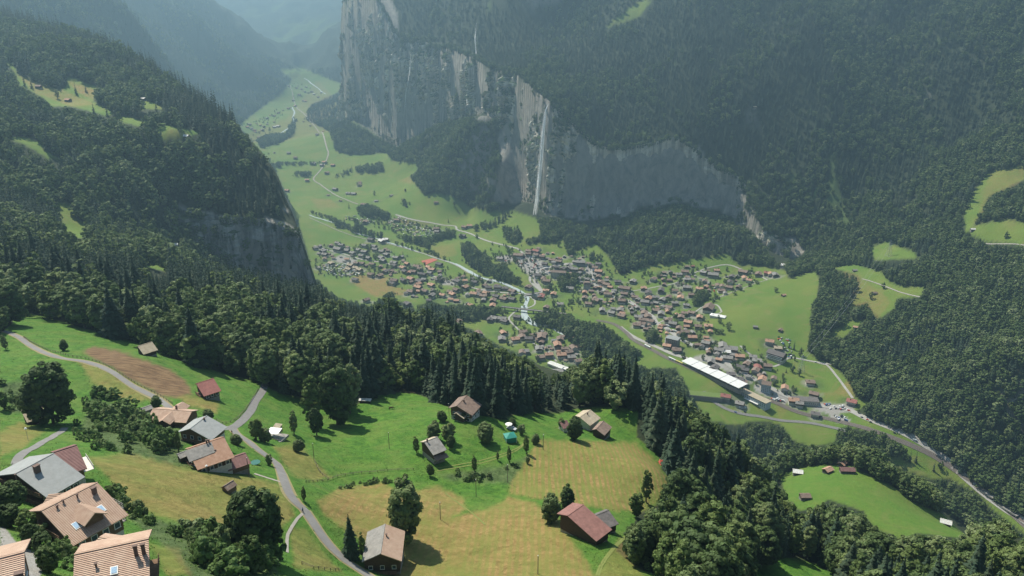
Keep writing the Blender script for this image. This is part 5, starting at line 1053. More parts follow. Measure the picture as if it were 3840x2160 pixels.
e.location = tuple(g1(1352, 752, tmin=1000)); MB().box(-9, 9, -4.5, 4.5, -2, 7).poly([(-9,-4.5,7),(-9,4.5,7),(-9,0,11.5),(9,-4.5,7),(9,4.5,7),(9,0,11.5)], [(0,2,1),(3,4,5)]).build('nave', W_stone, e)
MB().slab([(-9.5,-5,6.6),(9.5,-5,6.6),(9.5,0,11.8),(-9.5,0,11.8)], .3).slab([(9.5,5,6.6),(-9.5,5,6.6),(-9.5,0,11.81),(9.5,0,11.81)], .3).build('roof', RM_['g'], e)
tw = MB().box(-13.5, -9.01, -2.3, 2.3, -2, 17).build('tower', W_stone, e); MB().poly([(-13.9,-2.7,17),(-8.6,-2.7,17),(-8.6,2.7,17),(-13.9,2.7,17),(-11.3,0,30)], [(0,1,4),(1,2,4),(2,3,4),(3,0,4),(3,2,1,0)]).build('spire', RM_['d'], tw)
e = special('depot_building', 'building', 'house with bright red roof standing at the river bridge', 1362, 742, 9, 1.35)
gable_walls(20, 6, 6, 9.5, .35, 4, (W_brown, W_plaster), e); gable_roof(20, 6, 6, 9.5, .35, .7, [RM_['r']], e)
e = special('hotel', 'hotel', 'tall flat roofed hotel with white balconies beside the street', 1693, 850, 17, -.55)
MB().box(-12, 12, -8, 8, -3, 17).build('wall', W_stone, e); MB().box(-12.8, 12.8, -8.8, 8.8, 17, 17.7).build('roof', RM_['k'], e)
for i in range(5): MB().box(-13.6, -12.02, -7.5, 7.5, 1.5+3*i, 2.6+3*i).build('balcony', M_white, e)
window_row(e, 24, 16, 3, 5, 6, 1.6)
e = special('hotel', 'hotel', 'pale blue hotel with steep brown gabled roof near the station', 1929, 962, 16, -.4)
MB().box(-8, 8, -7, 7, -3, 15).build('wall', W_blue, e); gable_roof(15, 7, 7, 19, .56, .8, [RM_['b']], e); window_row(e, 16, 14, 2.5, 4, 5)
e = special('hotel', 'hotel', 'big dark timber hotel with rows of white balconies on the bend', 1955, 885, 16, -.75)
MB().box(-16, 16, -9, 9, -3, 5.5).build('ground_floor', W_plaster, e); gable_walls(32, 9, 9, 18, .5, 5.5, (W_dark, W_plaster), e); gable_roof(32, 9, 9, 18, .5, 1.2, [RM_['d']], e)
for i in range(3): MB().box(-15, 15, -10.6, -9.02, 4+3*i, 4.9+3*i).build('balcony', M_white, e)
window_row(e, 32, 18, 2, 4, 9, 1.2, 'F')
e = special('hotel', 'hotel', 'long four storey grey hotel behind the leafy park', 1405, 682, 15, -.2)
MB().box(-18, 18, -7, 7, -3, 14).build('wall', W_plaster, e); gable_roof(36, 7, 7, 17, .4, .8, [RM_['b']], e); window_row(e, 36, 14, 2.5, 4, 10, 1.2, 'FG')
e = special('hotel', 'hotel', 'square white hotel with brown mansard roof in the village centre', 1477, 712, 14, -.1)
MB().box(-8, 8, -7, 7, -3, 12).build('wall', W_plaster, e); MB().poly([(-8.6,-7.6,12),(8.6,-7.6,12),(8.6,7.6,12),(-8.6,7.6,12),(-6,-5,17),(6,-5,17),(6,5,17),(-6,5,17)], [(0,1,5,4),(1,2,6,5),(2,3,7,6),(3,0,4,7),(4,5,6,7)]).build('roof', RM_['b'], e); window_row(e, 16, 14, 2.2, 4, 5, 1.2)
# station: long white ribbed roof over the platforms
A = Vector(g1(1726, 912, tmin=1000)); B = Vector(g1(1868, 996, tmin=1000)); C_ = (A+B)/2; Ls = (B-A).length; rz = math.atan2(B.y-A.y, B.x-A.x)
e = empty('railway_station', (C_.x, C_.y, float(hz(C_.x, C_.y))), rz, 'railway station hall under a very long white ribbed roof', 'station')
m = NT('white_ribbed_roof', .6); p_ = m.obj(); wv_ = m.n('TexWave', {'Vector': p_, 'Scale': .35, 'Distortion': .1}, bands_direction='Y').outputs['Fac']; M_srf = m.col(m.mix(m.math('MULTIPLY', m.ramp(wv_, (.0, (1, 1, 1)), (.3, (0, 0, 0))), .35), m.mix(m.noise(m.scale(p_, (.1, 1, 1)), .4, 5), (.60, .60, .57), (.72, .71, .67)), (.45, .45, .43)))
rr = MB()
for i in range(6):
    x0, x1 = -Ls/2+Ls*i/6, -Ls/2+Ls*(i+1)/6-.1
    rr.slab([(x0,-13,8.2),(x1,-13,8.2),(x1,11,9.6),(x0,11,9.6)], .4); rr.slab([(x1-.35,-13,8.75),(x1+.35,-13,8.75),(x1+.35,11,10.15),(x1-.35,11,10.15)], .5)
rr.build('roof', M_srf, e)
for i in range(12):
    x = -Ls/2+Ls*(i+.5)/12
    for y in (-12, 0, 10): MB().box(x-.25, x+.25, y-.25, y+.25, -4, 8.1).build('pillar', W_stone, e)
MB().box(-Ls/2, Ls/2, -10.5, -9.9, -4, 3).box(-Ls/2, Ls/2, -8, -2, -4, 1.2).build('platform', W_stone, e)
C2 = g1(1905, 1010, tmin=1000); C2 = g1(1898, 1008, tmin=1000); e = empty('station_building', tuple(C2), rz, 'long pale station building with flat mossy roof beyond the white roof', 'building')
MB().box(-28, 28, -7, 7, -5, 9).build('wall', W_blue, e); MB().box(-28.8, 28.8, -7.8, 7.8, 9, 9.7).build('roof', RM_['t'], e); MB().box(-20, 14, -10.5, -7.02, 1.5, 2.0).build('awning', M_white, e); window_row(e, 56, 14, 1.5, 3, 14, 1.6, 'F')
C3 = g1(1778, 1000, tmin=1000)
e = empty('parking_garage', (C3[0], C3[1], C3[2]), rz+.75, 'concrete garage with green planted roof below the station', 'garage')
m = NT('planted_roof', .95); p_ = m.pos(); M_gr = m.col(m.mix(m.noise(p_, .4, 5), (.08, .14, .03), (.16, .2, .06))); MB().box(-30, 26, -9, 9, -12, 6).build('wall', W_stone, e); MB().box(-29.4, 25.4, -8.4, 8.4, 6, 6.5).build('roof', M_gr, e)
for u, v, L, W, lab in ((1400, 917, 34, 12, 'long white roofed industrial shed beside the playing field'), (1393, 932, 34, 15, 'grey roofed shed nearest the trees by the playing field'), (1427, 927, 22, 10, 'short white roofed shed at the corner of the playing field')):
    e = special('industrial_shed', 'shed', lab, u, v, 6, -.75 if L > 30 and W == 12 else (.1 if W == 15 else -.75)); gable_walls(L, W/2, W/2, 7, .25, 2, (W_plaster, W_stone), e); gable_roof(L, W/2, W/2, 7, .25, .6, [RM_['g' if W == 15 else 'w']], e)
e = special('event_tent', 'tent', 'flat white marquee roof beside the tree on the green meadow', 1745, 792+0, 5, -.5); e.location = tuple(g1(1806, 798, tmin=1000)); MB().box(-16, 16, -7, 7, 3.4, 4.0).poly([(-16,-7,4.0),(16,-7,4.0),(16,7,4.0),(-16,7,4.0),(-8,0,6.2),(8,0,6.2)], [(0,1,5,4),(1,2,5),(2,3,4,5),(3,0,4)]).build('roof', M_white, e); MB().box(-15.5, 15.5, -6.5, 6.5, -2, 3.4).build('wall', M_white, e)
e = special('market_hall', 'building', 'long grey flat building with gravel apron beside the car park', 2026, 1004, 7, -.12); MB().box(-21, 21, -8, 8, -3, 7).build('wall', W_plaster, e); MB().box(-21.8, 21.8, -8.8, 8.8, 7, 7.6).build('roof', RM_['d'], e); window_row(e, 42, 16, 3, 1, 12, 1.8, 'F')
# bridges
def span(name, label, A, B, w, up, th=1.2, piers=3, mat=None, z=None):
    a, b = Vector(A), Vector(B); d = (b-a); L = d.length; rz = math.atan2(d.y, d.x); e = empty(name, tuple((a+b)/2), rz, label, 'bridge'); zc = up
    MB().box(-L/2, L/2, -w/2, w/2, zc-th, zc).build('deck', mat or W_stone, e); MB().box(-L/2, L/2, -w/2, -w/2+.3, zc+.01, zc+1).box(-L/2, L/2, w/2-.3, w/2, zc+.01, zc+1).build('parapet', W_stone, e)
    for i in range(piers): x = -L/2+L*(i+1)/(piers+1); MB().box(x-1.2, x+1.2, -w*.4, w*.4, -30, zc-th-.01).build('pier', W_stone, e)
    return e
span('railway_bridge', 'straight grey railway bridge crossing the white river', g1(1262, 779, tmin=1000), g1(1424, 795, tmin=1000), 6, 6)
span('road_bridge', 'low road bridge beside the red roofed house', g1(1318, 745, tmin=1000), g1(1362, 737, tmin=1000), 9, 1.6, .8, 1)
P0 = [Vector(g1(u, v, tmin=700)) for u, v in ((2455, 1222), (2500, 1258), (2560, 1302), (2610, 1345))]
for i, (a, b) in enumerate(zip(P0, P0[1:])): span('viaduct', ['upper', 'middle', 'lower'][i]+' stretch of the hillside road viaduct at the right edge', a, b, 8.6, 1.4, .9, 4)
# steel lattice pylons and poles
m = NT('galvanised_steel', .5); m.b.inputs['Base Color'].default_value = (.32, .34, .35, 1); M_steel = m.m
def pylon(u, v, H, label, rz=.4):
    p = g1(u, v, tmin=900); e = empty('power_pylon', tuple(p), rz, label, 'pylon'); w = MB(); b = H*.13
    for sx in (-1, 1):
        for sy in (-1, 1): w.tube((sx*b, sy*b, -1), (sx*.5, sy*.5, H), .22, .15, 4)
    n = 7
    for i in range(n):
        f0, f1 = i/n, (i+1)/n; r0, r1 = b+(.5-b)*f0, b+(.5-b)*f1
        for s in (-1, 1): w.tube((-r0, s*r0, H*f0), (r1, s*r1, H*f1), .12, n=3); w.tube((r0, s*r0, H*f0), (-r1, s*r1, H*f1), .12, n=3); w.tube((s*r0, -r0, H*f0), (s*r1, r1, H*f1), .12, n=3)
    w.build('mast', M_steel, e)
    for k, (z, l) in enumerate(((.78, 6), (.9, 4.5))): MB().tube((-l, 0, H*z), (l, 0, H*z), .2, .2, 4).tube((-l, 0, H*z), (0, 0, H*z+1.6), .12, n=3).tube((l, 0, H*z), (0, 0, H*z+1.6), .12, n=3).build('crossarm', M_steel, e)
    return Vector(p)+Vector((0, 0, H*.8))
pa = pylon(2015, 935, 34, 'lattice power pylon on the village edge below the meadow'); pb = pylon(2235, 645, 38, 'lattice power pylon on the small hillside clearing')
w = MB()
for o_ in (-5, 5):
    for i in range(16):
        f0, f1 = i/16, (i+1)/16; sag = lambda f: -10*4*f*(1-f)
        q0 = pa.lerp(pb, f0)+Vector((o_, 0, sag(f0))); q1 = pa.lerp(pb, f1)+Vector((o_, 0, sag(f1))); w.tube(q0, q1, .12, n=3)
tag(w.build('power_line', M_steel), 'pair of power cables hanging between the two pylons', 'cable')
# cars, caravans, trains
def paint(n, c): m = NT(n, .3); m.b.inputs['Base Color'].default_value = (*c, 1); return m.m
CARC = {'white': paint('white_car_paint', (.75, .75, .73)), 'silver': paint('silver_car_paint', (.45, .46, .47)), 'dark': paint('dark_car_paint', (.05, .055, .07)), 'red': paint('red_car_paint', (.5, .06, .04)), 'blue': paint('blue_car_paint', (.08, .14, .3))}
M_tyre = paint('black_tyre', (.02, .02, .02))
def car_mesh(c, L=4.4, W=1.8, H=1.5, van=False):
    m = MB(); l, w = L/2, W/2
    prof = [(-l,.35),(-l,.85),(-l*.75,.95),(-l*.55,H),(l*.25,H),(l*.55,.95),(l,.8),(l,.35)] if not van else [(-l,.35),(-l,H*.95),(-l*.9,H),(l*.6,H),(l*.85,H*.6),(l,H*.5),(l,.35)]
    n = len(prof); k = len(m.V)
    for y in (-w, w): m.V += [(x, y*(.86 if z > 1.2 else 1), z) for x, z in prof]
    m.F += [tuple(range(n))[::-1], tuple(range(n, 2*n))]+[(i, (i+1) % n, n+(i+1) % n, n+i) for i in range(n)]; m.M += [0]*(n+2)
    if not van:
        m.box(-l*.5, l*.42, -w*.9, w*.9, 1.0, H-.14, 1)
    else: m.box(-l*.7, l*.74, -w*.98-.02, w*.98+.02, H*.58, H*.8, 1)
    for x in (-l*.62, l*.62):
        for y in (-w, w-.2): m.tube((x, y, .34), (x, y+.2, .34), .34, n=8, m=2)
    me = mesh_only('car', m.V, m.F, CARC[c]); me.materials.append(M_glass); me.materials.append(M_tyre); me.polygons.foreach_set('material_index', m.M); return me
CM = {(c, v): car_mesh(c, *((4.4, 1.8, 1.5) if not v else (6.6, 2.2, 2.7)), v) for c in CARC for v in (False, True)}
BUS = car_mesh('white', 12, 2.5, 3.2, True)
VEH = []
def put(name, me, u, v, rz, desc, cat, group, t=900):
    p = g1(u, v, tmin=t); o = obj_of(name, me, None, (p[0], p[1], p[2]+.62)); o.rotation_euler = (0, 0, rz); o['category'] = cat; o['group'] = group; VEH.append((o, desc, tuple(p))); return o
rs = random.Random(11)
def rand_in(P, n, dmin):
    out = []; k = 0
    while len(out) < n and k < n*40:
        k += 1; u = rs.uniform(min(p[0] for p in P), max(p[0] for p in P)); v = rs.uniform(min(p[1] for p in P), max(p[1] for p in P))
        if in_poly(np.array([u]), np.array([v]), P)[0] and all((u-a)**2+(2*(v-b))**2 > dmin*dmin for a, b in out): out.append((u, v))
    return out
for P, n, rz in (([(1343,645),(1365,658),(1392,690),(1345,694),(1338,680),(1310,672),(1290,655),(1315,645)], 62, -.5), ([(1270,642),(1290,640),(1295,652),(1268,660)], 6, -.3), ([(2052,1014),(2135,1020),(2142,1032),(2070,1030)], 16, .2),
                 ([(2088,1044),(2110,1042),(2135,1056),(2120,1063)], 9, .7), ([(1935,998),(1955,1000),(1975,1012),(1945,1008)], 11, .9), ([(1838,912),(1860,922),(1905,955),(1880,948)], 16, -.7), ([(1950,845),(1990,855),(2000,880),(1985,890)], 16, .4),
                 ([(1578,752),(1600,770),(1640,795),(1600,785)], 14, -.6), ([(1770,715),(1830,718),(1900,700),(1850,728),(1790,745)], 16, .4), ([(1490,668),(1520,735),(1500,730),(1480,690)], 8, .6), ([(1980,888),(2000,893),(1990,903),(1975,903)], 6, .3)):
    for u, v in rand_in(P, n, 4.2):
        c = rs.choice(['white', 'white', 'silver', 'silver', 'dark', 'blue', 'red']); vn = rs.random() < .15
        put('parked_car' if not vn else 'parked_van', CM[(c, vn)], u, v, rz+rs.choice([0, math.pi/2])*(.3 if rs.random() < .8 else 1)+rs.uniform(-.1, .1), ('%s parked %s' % (c, 'van' if vn else 'car')), 'van' if vn else 'car', 'parked vehicles')
for u, v, c, vn in ((2135,1034,'red',0),(2168,1051,'dark',0),(2182,1057,'red',0),(2190,1063,'dark',0),(2250,1090,'dark',0),(2302,1110,'white',1),(2392,1160,'white',1),(2385,1156,'silver',0),(1874,1037,'dark',0),(1850,1038,'blue',0),(2052,912,'white',0),(1895,952,'dark',0),(1710,852,'silver',0),(1660,815,'white',0),(2452,1218,'silver',0)):
    put('car' if not vn else 'van', CM[(c, bool(vn))], u, v, -.62, '%s %s driving on the road' % (c, 'van' if vn else 'car'), 'van' if vn else 'car', 'moving vehicles')
for u, v, rz in ((1375,677,.2),(1385,686,.2),(1372,690,.2),(1868,1028,-.1),(1697,835,-.6),(1680,822,-.6)): put('coach', BUS, u, v, rz, 'white coach', 'coach', 'coaches')
CVM = [mesh_only('caravan', *(lambda q: (q.V, q.F))(MB().box(-2.6, 2.6, -1.1, 1.1, .5, 2.4).box(-2.3, 2.3, -1.0, 1.0, 2.4, 2.65).box(-.4, .4, -1.0, 1.0, .1, .5).box(2.6, 3.6, -.1, .1, .5, .6).box(-1.8, .6, -1.13, -1.1, 1.3, 2.0)), mt) for mt in (M_white, CARC['silver'])]
TNT = [mesh_only('tent', [(-2.2,-1.6,0),(2.2,-1.6,0),(2.2,1.6,0),(-2.2,1.6,0),(-1.4,0,2.2),(1.4,0,2.2)], [(0,1,5,4),(1,2,5),(2,3,4,5),(3,0,4)], mt) for mt in (M_white, RM_['t'], RM_['w'])]
CHM = mesh_only('cabin', *(lambda q: (q.V, q.F))(MB().box(-3.4, 3.4, -1.8, 1.8, -.5, 2.5).slab([(-3.8,-2.3,2.3),(3.8,-2.3,2.3),(3.8,0,3.3),(-3.8,0,3.3)], .15).slab([(3.8,2.3,2.3),(-3.8,2.3,2.3),(-3.8,0,3.31),(3.8,0,3.31)], .15)), RM_['t'])
for P, n in (([(868,545),(960,536),(965,548),(930,565),(900,560),(870,552)], 40), ([(975,558),(1000,545),(1060,570),(1120,575),(1140,590),(1100,598),(1050,600),(1010,590),(985,575)], 115), ([(808,665),(880,667),(910,690),(880,697),(850,697),(815,682)], 90), ([(1040,577),(1070,580),(1072,590),(1045,590)], 8)):
    for u, v in rand_in(P, n, 3.6):
        k = rs.random(); rz = rs.uniform(-.5, .5)+rs.choice([0, 1.57])
        if k < .5: put('caravan', rs.choice(CVM), u, v, rz, 'white caravan', 'caravan', 'caravans and tents of the campground')
        elif k < .75: put('tent', rs.choice(TNT), u, v, rz, 'pale tent', 'tent', 'caravans and tents of the campground')
        else: put('holiday_cabin', CHM, u, v, rz, 'small tan cabin', 'cabin', 'caravans and tents of the campground')
def railcar(u, v, n, label, rz0=None):
    p = Vector(g1(u, v, tmin=1000)); j = min(range(len(railQ)), key=lambda i: (railQ[i]-p.to_2d()).length); d = (railQ[min(j+2, len(railQ)-1)]-railQ[max(0, j-2)]).normalized()
    c = railQ[j]; e = empty('train', (c.x, c.y, float(hz(c.x, c.y))+.8), math.atan2(d.y, d.x), label, 'train')
    for i in range(n):
        x = (i-(n-1)/2)*17.5; b = MB().box(x-8.5, x+8.5, -1.4, 1.4, .6, 3.2).box(x-8.3, x+8.3, -1.2, 1.2, 3.2, 3.6).build('carriage', paint('train_paint', (.62, .55, .2) if i % 2 else (.75, .74, .7)), e)
        MB().box(x-7.8, x+7.8, -1.44, 1.44, 1.7, 2.5).build('window_band', M_glass, b)
railcar(1630, 876, 1, 'short pale train waiting on the track above the station'); railcar(1700, 908, 2, 'dark and yellow train entering the long station roof')
# the crowd of sheds, garages and back houses packed between the named houses
sb = MB(); cm = []
for P, n in (([(800,612),(960,625),(1080,672),(1300,728),(1280,768),(1100,765),(1000,740),(960,700),(850,690),(800,680)], 70), ([(1340,625),(1480,650),(1540,700),(1600,740),(1700,790),(1780,850),(1860,890),(1960,960),(1930,990),(1760,880),(1650,850),(1560,790),(1500,760),(1400,700)], 110), ([(1640,700),(1720,670),(1900,690),(1920,700),(1780,760),(1680,740)], 34), ([(1330,830),(1440,850),(1470,920),(1380,900)], 16)):
    for u, v in rand_in(P, n*2, 6):
        p = g1(u, v, tmin=1000)
        if n <= 0 or any((p[0]-c[0])**2+(p[1]-c[1])**2 < (c[2]+4)**2 for c in CITY): continue
        n -= 1; L_, a_, h_ = rs.choice([(9, 3.8, 6.5), (7, 3, 4.5), (6, 2.5, 3.6), (11, 4.4, 7)]); rz_ = rs.uniform(-.7, .1)+rs.choice([0, 1.57]); c_, s_ = math.cos(rz_), math.sin(rz_); rc = rs.choice([2, 2, 3, 4, 4, 5]); q = MB(); l_ = L_/2; z_ = h_-a_*.46
        q.poly([(-l_,-a_,-2),(l_,-a_,-2),(l_,a_,-2),(-l_,a_,-2),(-l_,-a_,z_),(l_,-a_,z_),(l_,a_,z_),(-l_,a_,z_),(-l_,0,h_),(l_,0,h_)], [(0,1,5,4),(2,3,7,6),(0,4,8,7,3),(1,2,6,9,5)], rs.choice([0, 0, 1]))
        o_ = a_+.8; k_ = l_+.8; q.slab([(-k_,-o_,h_+.3-o_*.46),(k_,-o_,h_+.3-o_*.46),(k_,0,h_+.3),(-k_,0,h_+.3)], .25, rc).slab([(k_,o_,h_+.3-o_*.46),(-k_,o_,h_+.3-o_*.46),(-k_,0,h_+.31),(k_,0,h_+.31)], .25, rc)
        k0 = len(sb.V); sb.V += [(p[0]+x*c_-y*s_, p[1]+x*s_+y*c_, p[2]+z) for x, y, z in q.V]; sb.F += [tuple(k0+i for i in f) for f in q.F]; sb.M += q.M; CITY.append((p[0], p[1], L_*.6))
tag(sb.build('back_houses', [W_dark, W_plaster, RM_['b'], RM_['o'], RM_['g'], RM_['d']]), 'crowd of sheds and back houses packed between the village chalets', 'houses', None, 'stuff')
# trees that would stand inside a house are moved out of the valley clumps by the survey; gardens get small trees
gd = []
CA = np.array(CITY)
for P, sp, pr in (([(800,612),(960,620),(1090,668),(1300,722),(1340,770),(1280,790),(1100,765),(1000,745),(960,700),(850,700),(790,690)], 9, .5), ([(1250,600),(1340,615),(1560,650),(1620,690),(1750,660),(1930,680),(1940,705),(1800,760),(1830,850),(1990,860),(2010,900),(2000,1000),(1930,1000),(1760,880),(1650,850),(1540,800),(1400,790),(1330,700),(1200,640)], 9, .42),
                  ([(1230,820),(1330,800),(1460,860),(1500,920),(1370,920),(1270,870)], 9, .4), ([(868,545),(960,536),(1060,565),(1150,575),(1150,598),(1050,603),(985,585),(930,575)], 8, .42), ([(600,310),(700,270),(720,280),(690,330),(610,335)], 16, .25), ([(690,200),(760,200),(820,245),(730,255)], 20, .2)):
    W_ = ground([p[0] for p in P], [p[1] for p in P], tmin=1000); lx, ly = lattice(W_[:, 0].min(), W_[:, 0].max(), W_[:, 1].min(), W_[:, 1].max(), sp)
    k_ = in_poly(lx, ly, W_[:, :2]) & (RNG.random(len(lx)) < pr*(.6+1.6*fbm(lx/50, ly/50, 2, 88)))
    gu, gv_, _ = project(lx, ly, hz(lx, ly)); ii_ = np.clip(gu, 0, W0)
    for x_, y_ in zip(lx[k_], ly[k_]):
        if ((CA[:, 0]-x_)**2+(CA[:, 1]-y_)**2 > (CA[:, 2]*.85+1.5)**2).all(): gd.append((x_, y_))
print('garden trees', len(gd))
m_ = np.array(gd); TX, TY = m_[:, 0], m_[:, 1]; TZ = hz(TX, TY); isleaf = RNG.random(len(TX)) < .8; ht = RNG.uniform(3.5, 12, len(TX)); ind = np.zeros(len(TX), bool)
scatter('garden_trees', ind == 0, 'bushes and small garden trees between the village houses', TL, 24)
label_all(HOUSES); label_all(VEH)
# yards, gravel and gardens round the houses
sel = (GY > 1000) & (GY < 2700) & (GZ < 110); yx, yy = GX[sel], GY[sel]; yd = np.full(yx.shape, 1e9)
for (x, y, r) in CITY: yd = np.minimum(yd, np.hypot(yx-x, yy-y)-r*.9)
yard = sstep(-(yd+14*fbm(yx/16, yy/16, 3, 55)), -9, 2)*sstep(fbm(yx/30, yy/30, 2, 58), -.25, .1); gv = gravel[sel]; gravel[sel] = np.maximum(gv, .75*yard)
gd_ = weed[sel]; weed[sel] = np.maximum(gd_, .8*sstep(-yd, -26, -4)*sstep(fbm(yx/22, yy/22, 2, 59), -.1, .25))
terrain.data.attributes['cover3'].data.foreach_set('color', np.stack([weed, gravel, rock*0, np.ones_like(lush)], -1).astype(np.float32).ravel())
# ------------------------------------------------------------------ near trees, shrubs and small things on the meadows
rs = random.Random(5)
def ntree(u, v, h, label, kind='broadleaf_tree', wid=1.0, var=0, t=650):
    p = g1(u, v, tmax=t); e, c = tree(kind, float(p[0]), float(p[1]), h, var, rs.random()*6.28, True, wid*(.84 if kind == 'broadleaf_tree' else 1), float(p[2]), label); return e
ntree(135,1066,22,'huge round copper green maple at the left above the small barn', wid=1.25, var=2)
ntree(850,1068,30,'tallest leafy tree of the clump on the edge of the grassy knoll', wid=1.02, var=0); ntree(788,1072,22,'left tree of the big leafy clump beside the knoll', wid=1.0, var=3)
ntree(880,1040,26,'back tree of the big leafy clump beside the knoll', wid=1.0, var=1)
ntree(740,1092,10,'dark slim tree right of the terrace with the white sail', wid=.9, var=3); ntree(797,1096,12,'small tree in front of the big leafy clump', wid=1.0, var=4)
ntree(752,1136,5,'ball shaped bush below the terrace with the white sail', wid=1.5, var=2)
ntree(650,1400,17,'big leafy tree in the lower left meadow beside the farm road', wid=1.22, var=2); ntree(640,1440,9,'low leafy tree under the big tree at the bottom', wid=1.1, var=0)
ntree(1022,1362,21,'tall dark tree leaning over the half grey half brown roof', wid=1.1, var=0); ntree(884,1402,14.5,'single spruce beside the farm road at bottom centre', 'spruce_tree', 1.05, 0); ntree(913,1404,8,'thin leafy tree between the spruce and the chalet', wid=.8, var=3)
ntree(1190,1012,27,'big bright round tree rising above the brown roofed house', wid=1.1, var=4)
ntree(1386,1312,10,'left one of the two round trees beside the red barn', wid=1.3, var=2); ntree(1426,1296,11,'right one of the two round trees beside the red barn', wid=1.1, var=4)
ntree(1092,1108,8.5,'dark bushy tree left in the thicket above the grey roofed chalet', wid=1.5, var=0); ntree(1128,1112,9,'dark bushy tree right in the thicket above the grey roofed chalet', wid=1.4, var=1); ntree(1048,1140,7,'small tree at the left wall of the grey roofed chalet', wid=1.0, var=3)
ntree(1135,1130,6,'pale bush right above the grey roofed chalet', wid=1.2, var=4); ntree(1112,1060,5,'round bush above the thicket', wid=1.5, var=2)
ntree(1222,1112,8.5,'round apple tree in the middle of the green slope', wid=1.6, var=2); ntree(1194,1188,7,'slim young tree on the bank below the grass track', wid=.9, var=3); ntree(1083,1198,5,'small tree at the foot of the bank left of the slim one', wid=1.2, var=4)
ntree(1324,1142,8,'slim tree at the upper left corner of the striped field', wid=.9, var=3); ntree(1347,1116,4.5,'little dark bush at the corner of the striped field', wid=1.4, var=2); ntree(1281,1164,7,'slim tree half way along the bank', wid=.8, var=3); ntree(1252,1158,4,'tiny tree on the bank above the lone pole', wid=.9, var=3); ntree(1327,1166,3.5,'low bush on the right end of the bank', wid=1.2, var=1)
ntree(1446,1106,11,'round tree in front of the tan hip roofed cottage', wid=1.25, var=2); ntree(1412,1080,6,'bush left of the maroon roofed barn', wid=1.4, var=1)
ntree(645,1106,9,'dark tree beside the terrace left of the white sail', wid=1.2, var=1); ntree(668,1112,6,'low dark tree next to the terrace fence', wid=1.5, var=0); ntree(163,882,5.5,'small round tree on the upper left meadow', wid=1.3, var=2)
ntree(595,1118,4,'round bush at the road above the farmhouse', wid=1.7, var=2); ntree(678,1170,4.5,'dark bush beside the road right of the farmhouse', wid=1.2, var=1); ntree(765,1260,5,'bush at the bend of the farm road', wid=.9, var=3)
ntree(35,1282,6.5,'grey green round bush beside the dark timber house', wid=1.6, var=2); ntree(30,1325,5,'bright bush in the garden at the left edge', wid=1.8, var=0); ntree(75,1350,6,'garden tree left of the big orange roof', wid=1.4, var=1); ntree(85,1380,5,'garden tree below the big orange roof', wid=1.3, var=4); ntree(115,1395,4.5,'garden bush next to the gravel drive', wid=1.4, var=2)
ntree(125,1440,5,'bush at the bottom edge between the two tile roofs', wid=1.3, var=0); ntree(280,1268,5,'bush behind the right end of the big orange roof', wid=1.2, var=3); ntree(290,1250,4,'shrub above the right end of the big orange roof', wid=1.3, var=1); ntree(348,1290,3.5,'dark round shrub on the yellow meadow edge', wid=1.5, var=2); ntree(367,1298,2.5,'low shrub beside the dark round one', wid=1.5, var=4)
ntree(395,1025,5,'bushy shrub at the road above the salmon cross roof', wid=1.6, var=2); ntree(488,1060,4.5,'dark shrub right of the salmon cross roof', wid=1.5, var=1); ntree(525,1058,5,'broad shrub between the salmon roof and the road', wid=1.6, var=0); ntree(450,1135,7,'sparse tree left of the grey green roof', wid=.8, var=3)
ntree(600,1180-60,3,'tiny bush at the farmhouse roof edge', wid=1.2, var=1); ntree(15,880,7,'sparse tree at the left edge above the meadow', wid=1.1, var=3); ntree(12,1030,8,'sparse dark tree at the left edge by the footpath', wid=1.1, var=1); ntree(1600,1300,10,'low tree at the field corner nearest the red barn', wid=1.2, var=1); ntree(1625,1262,13,'tree at the right corner of the striped field', wid=.9, var=3)
ntree(1312,1092,5,'grey bush above the grass track bend', wid=1.5, var=1); ntree(1290,1075,4.5,'grey bush near the parked white car', wid=1.5, var=4); ntree(1168,1058,4,'low bush under the small tan hut', wid=1.6, var=2)
for u_, v_, h_, w_, lb in ((1105,988,22,1.15,'round leafy tree at the wood edge above the knoll, left of the brown roofed house'),(1262,1026,19,1.2,'round leafy tree at the wood edge right of the brown roofed house'),(1345,1028,16,1.3,'low round leafy tree at the wood edge above the cottage meadow'),
    (1052,985,17,1.2,'round leafy tree directly on the crest of the knoll'),(930,975,20,1.2,'round leafy tree behind the feeding trough'),(718,968,21,1.1,'leafy tree at the wood edge right of the path top'),(628,935,22,1.0,'pale leafy tree at the wood edge above the crimson roof'),(560,915,20,1.0,'pale leafy tree at the wood edge right of the hay barn'),(1540,1018,15,1.3,'round leafy tree behind the tan hip roofed cottage')):
    ntree(u_, v_, h_, lb, wid=w_, var=1 if 'pale' in lb else 3 if h_ > 20 else 4)
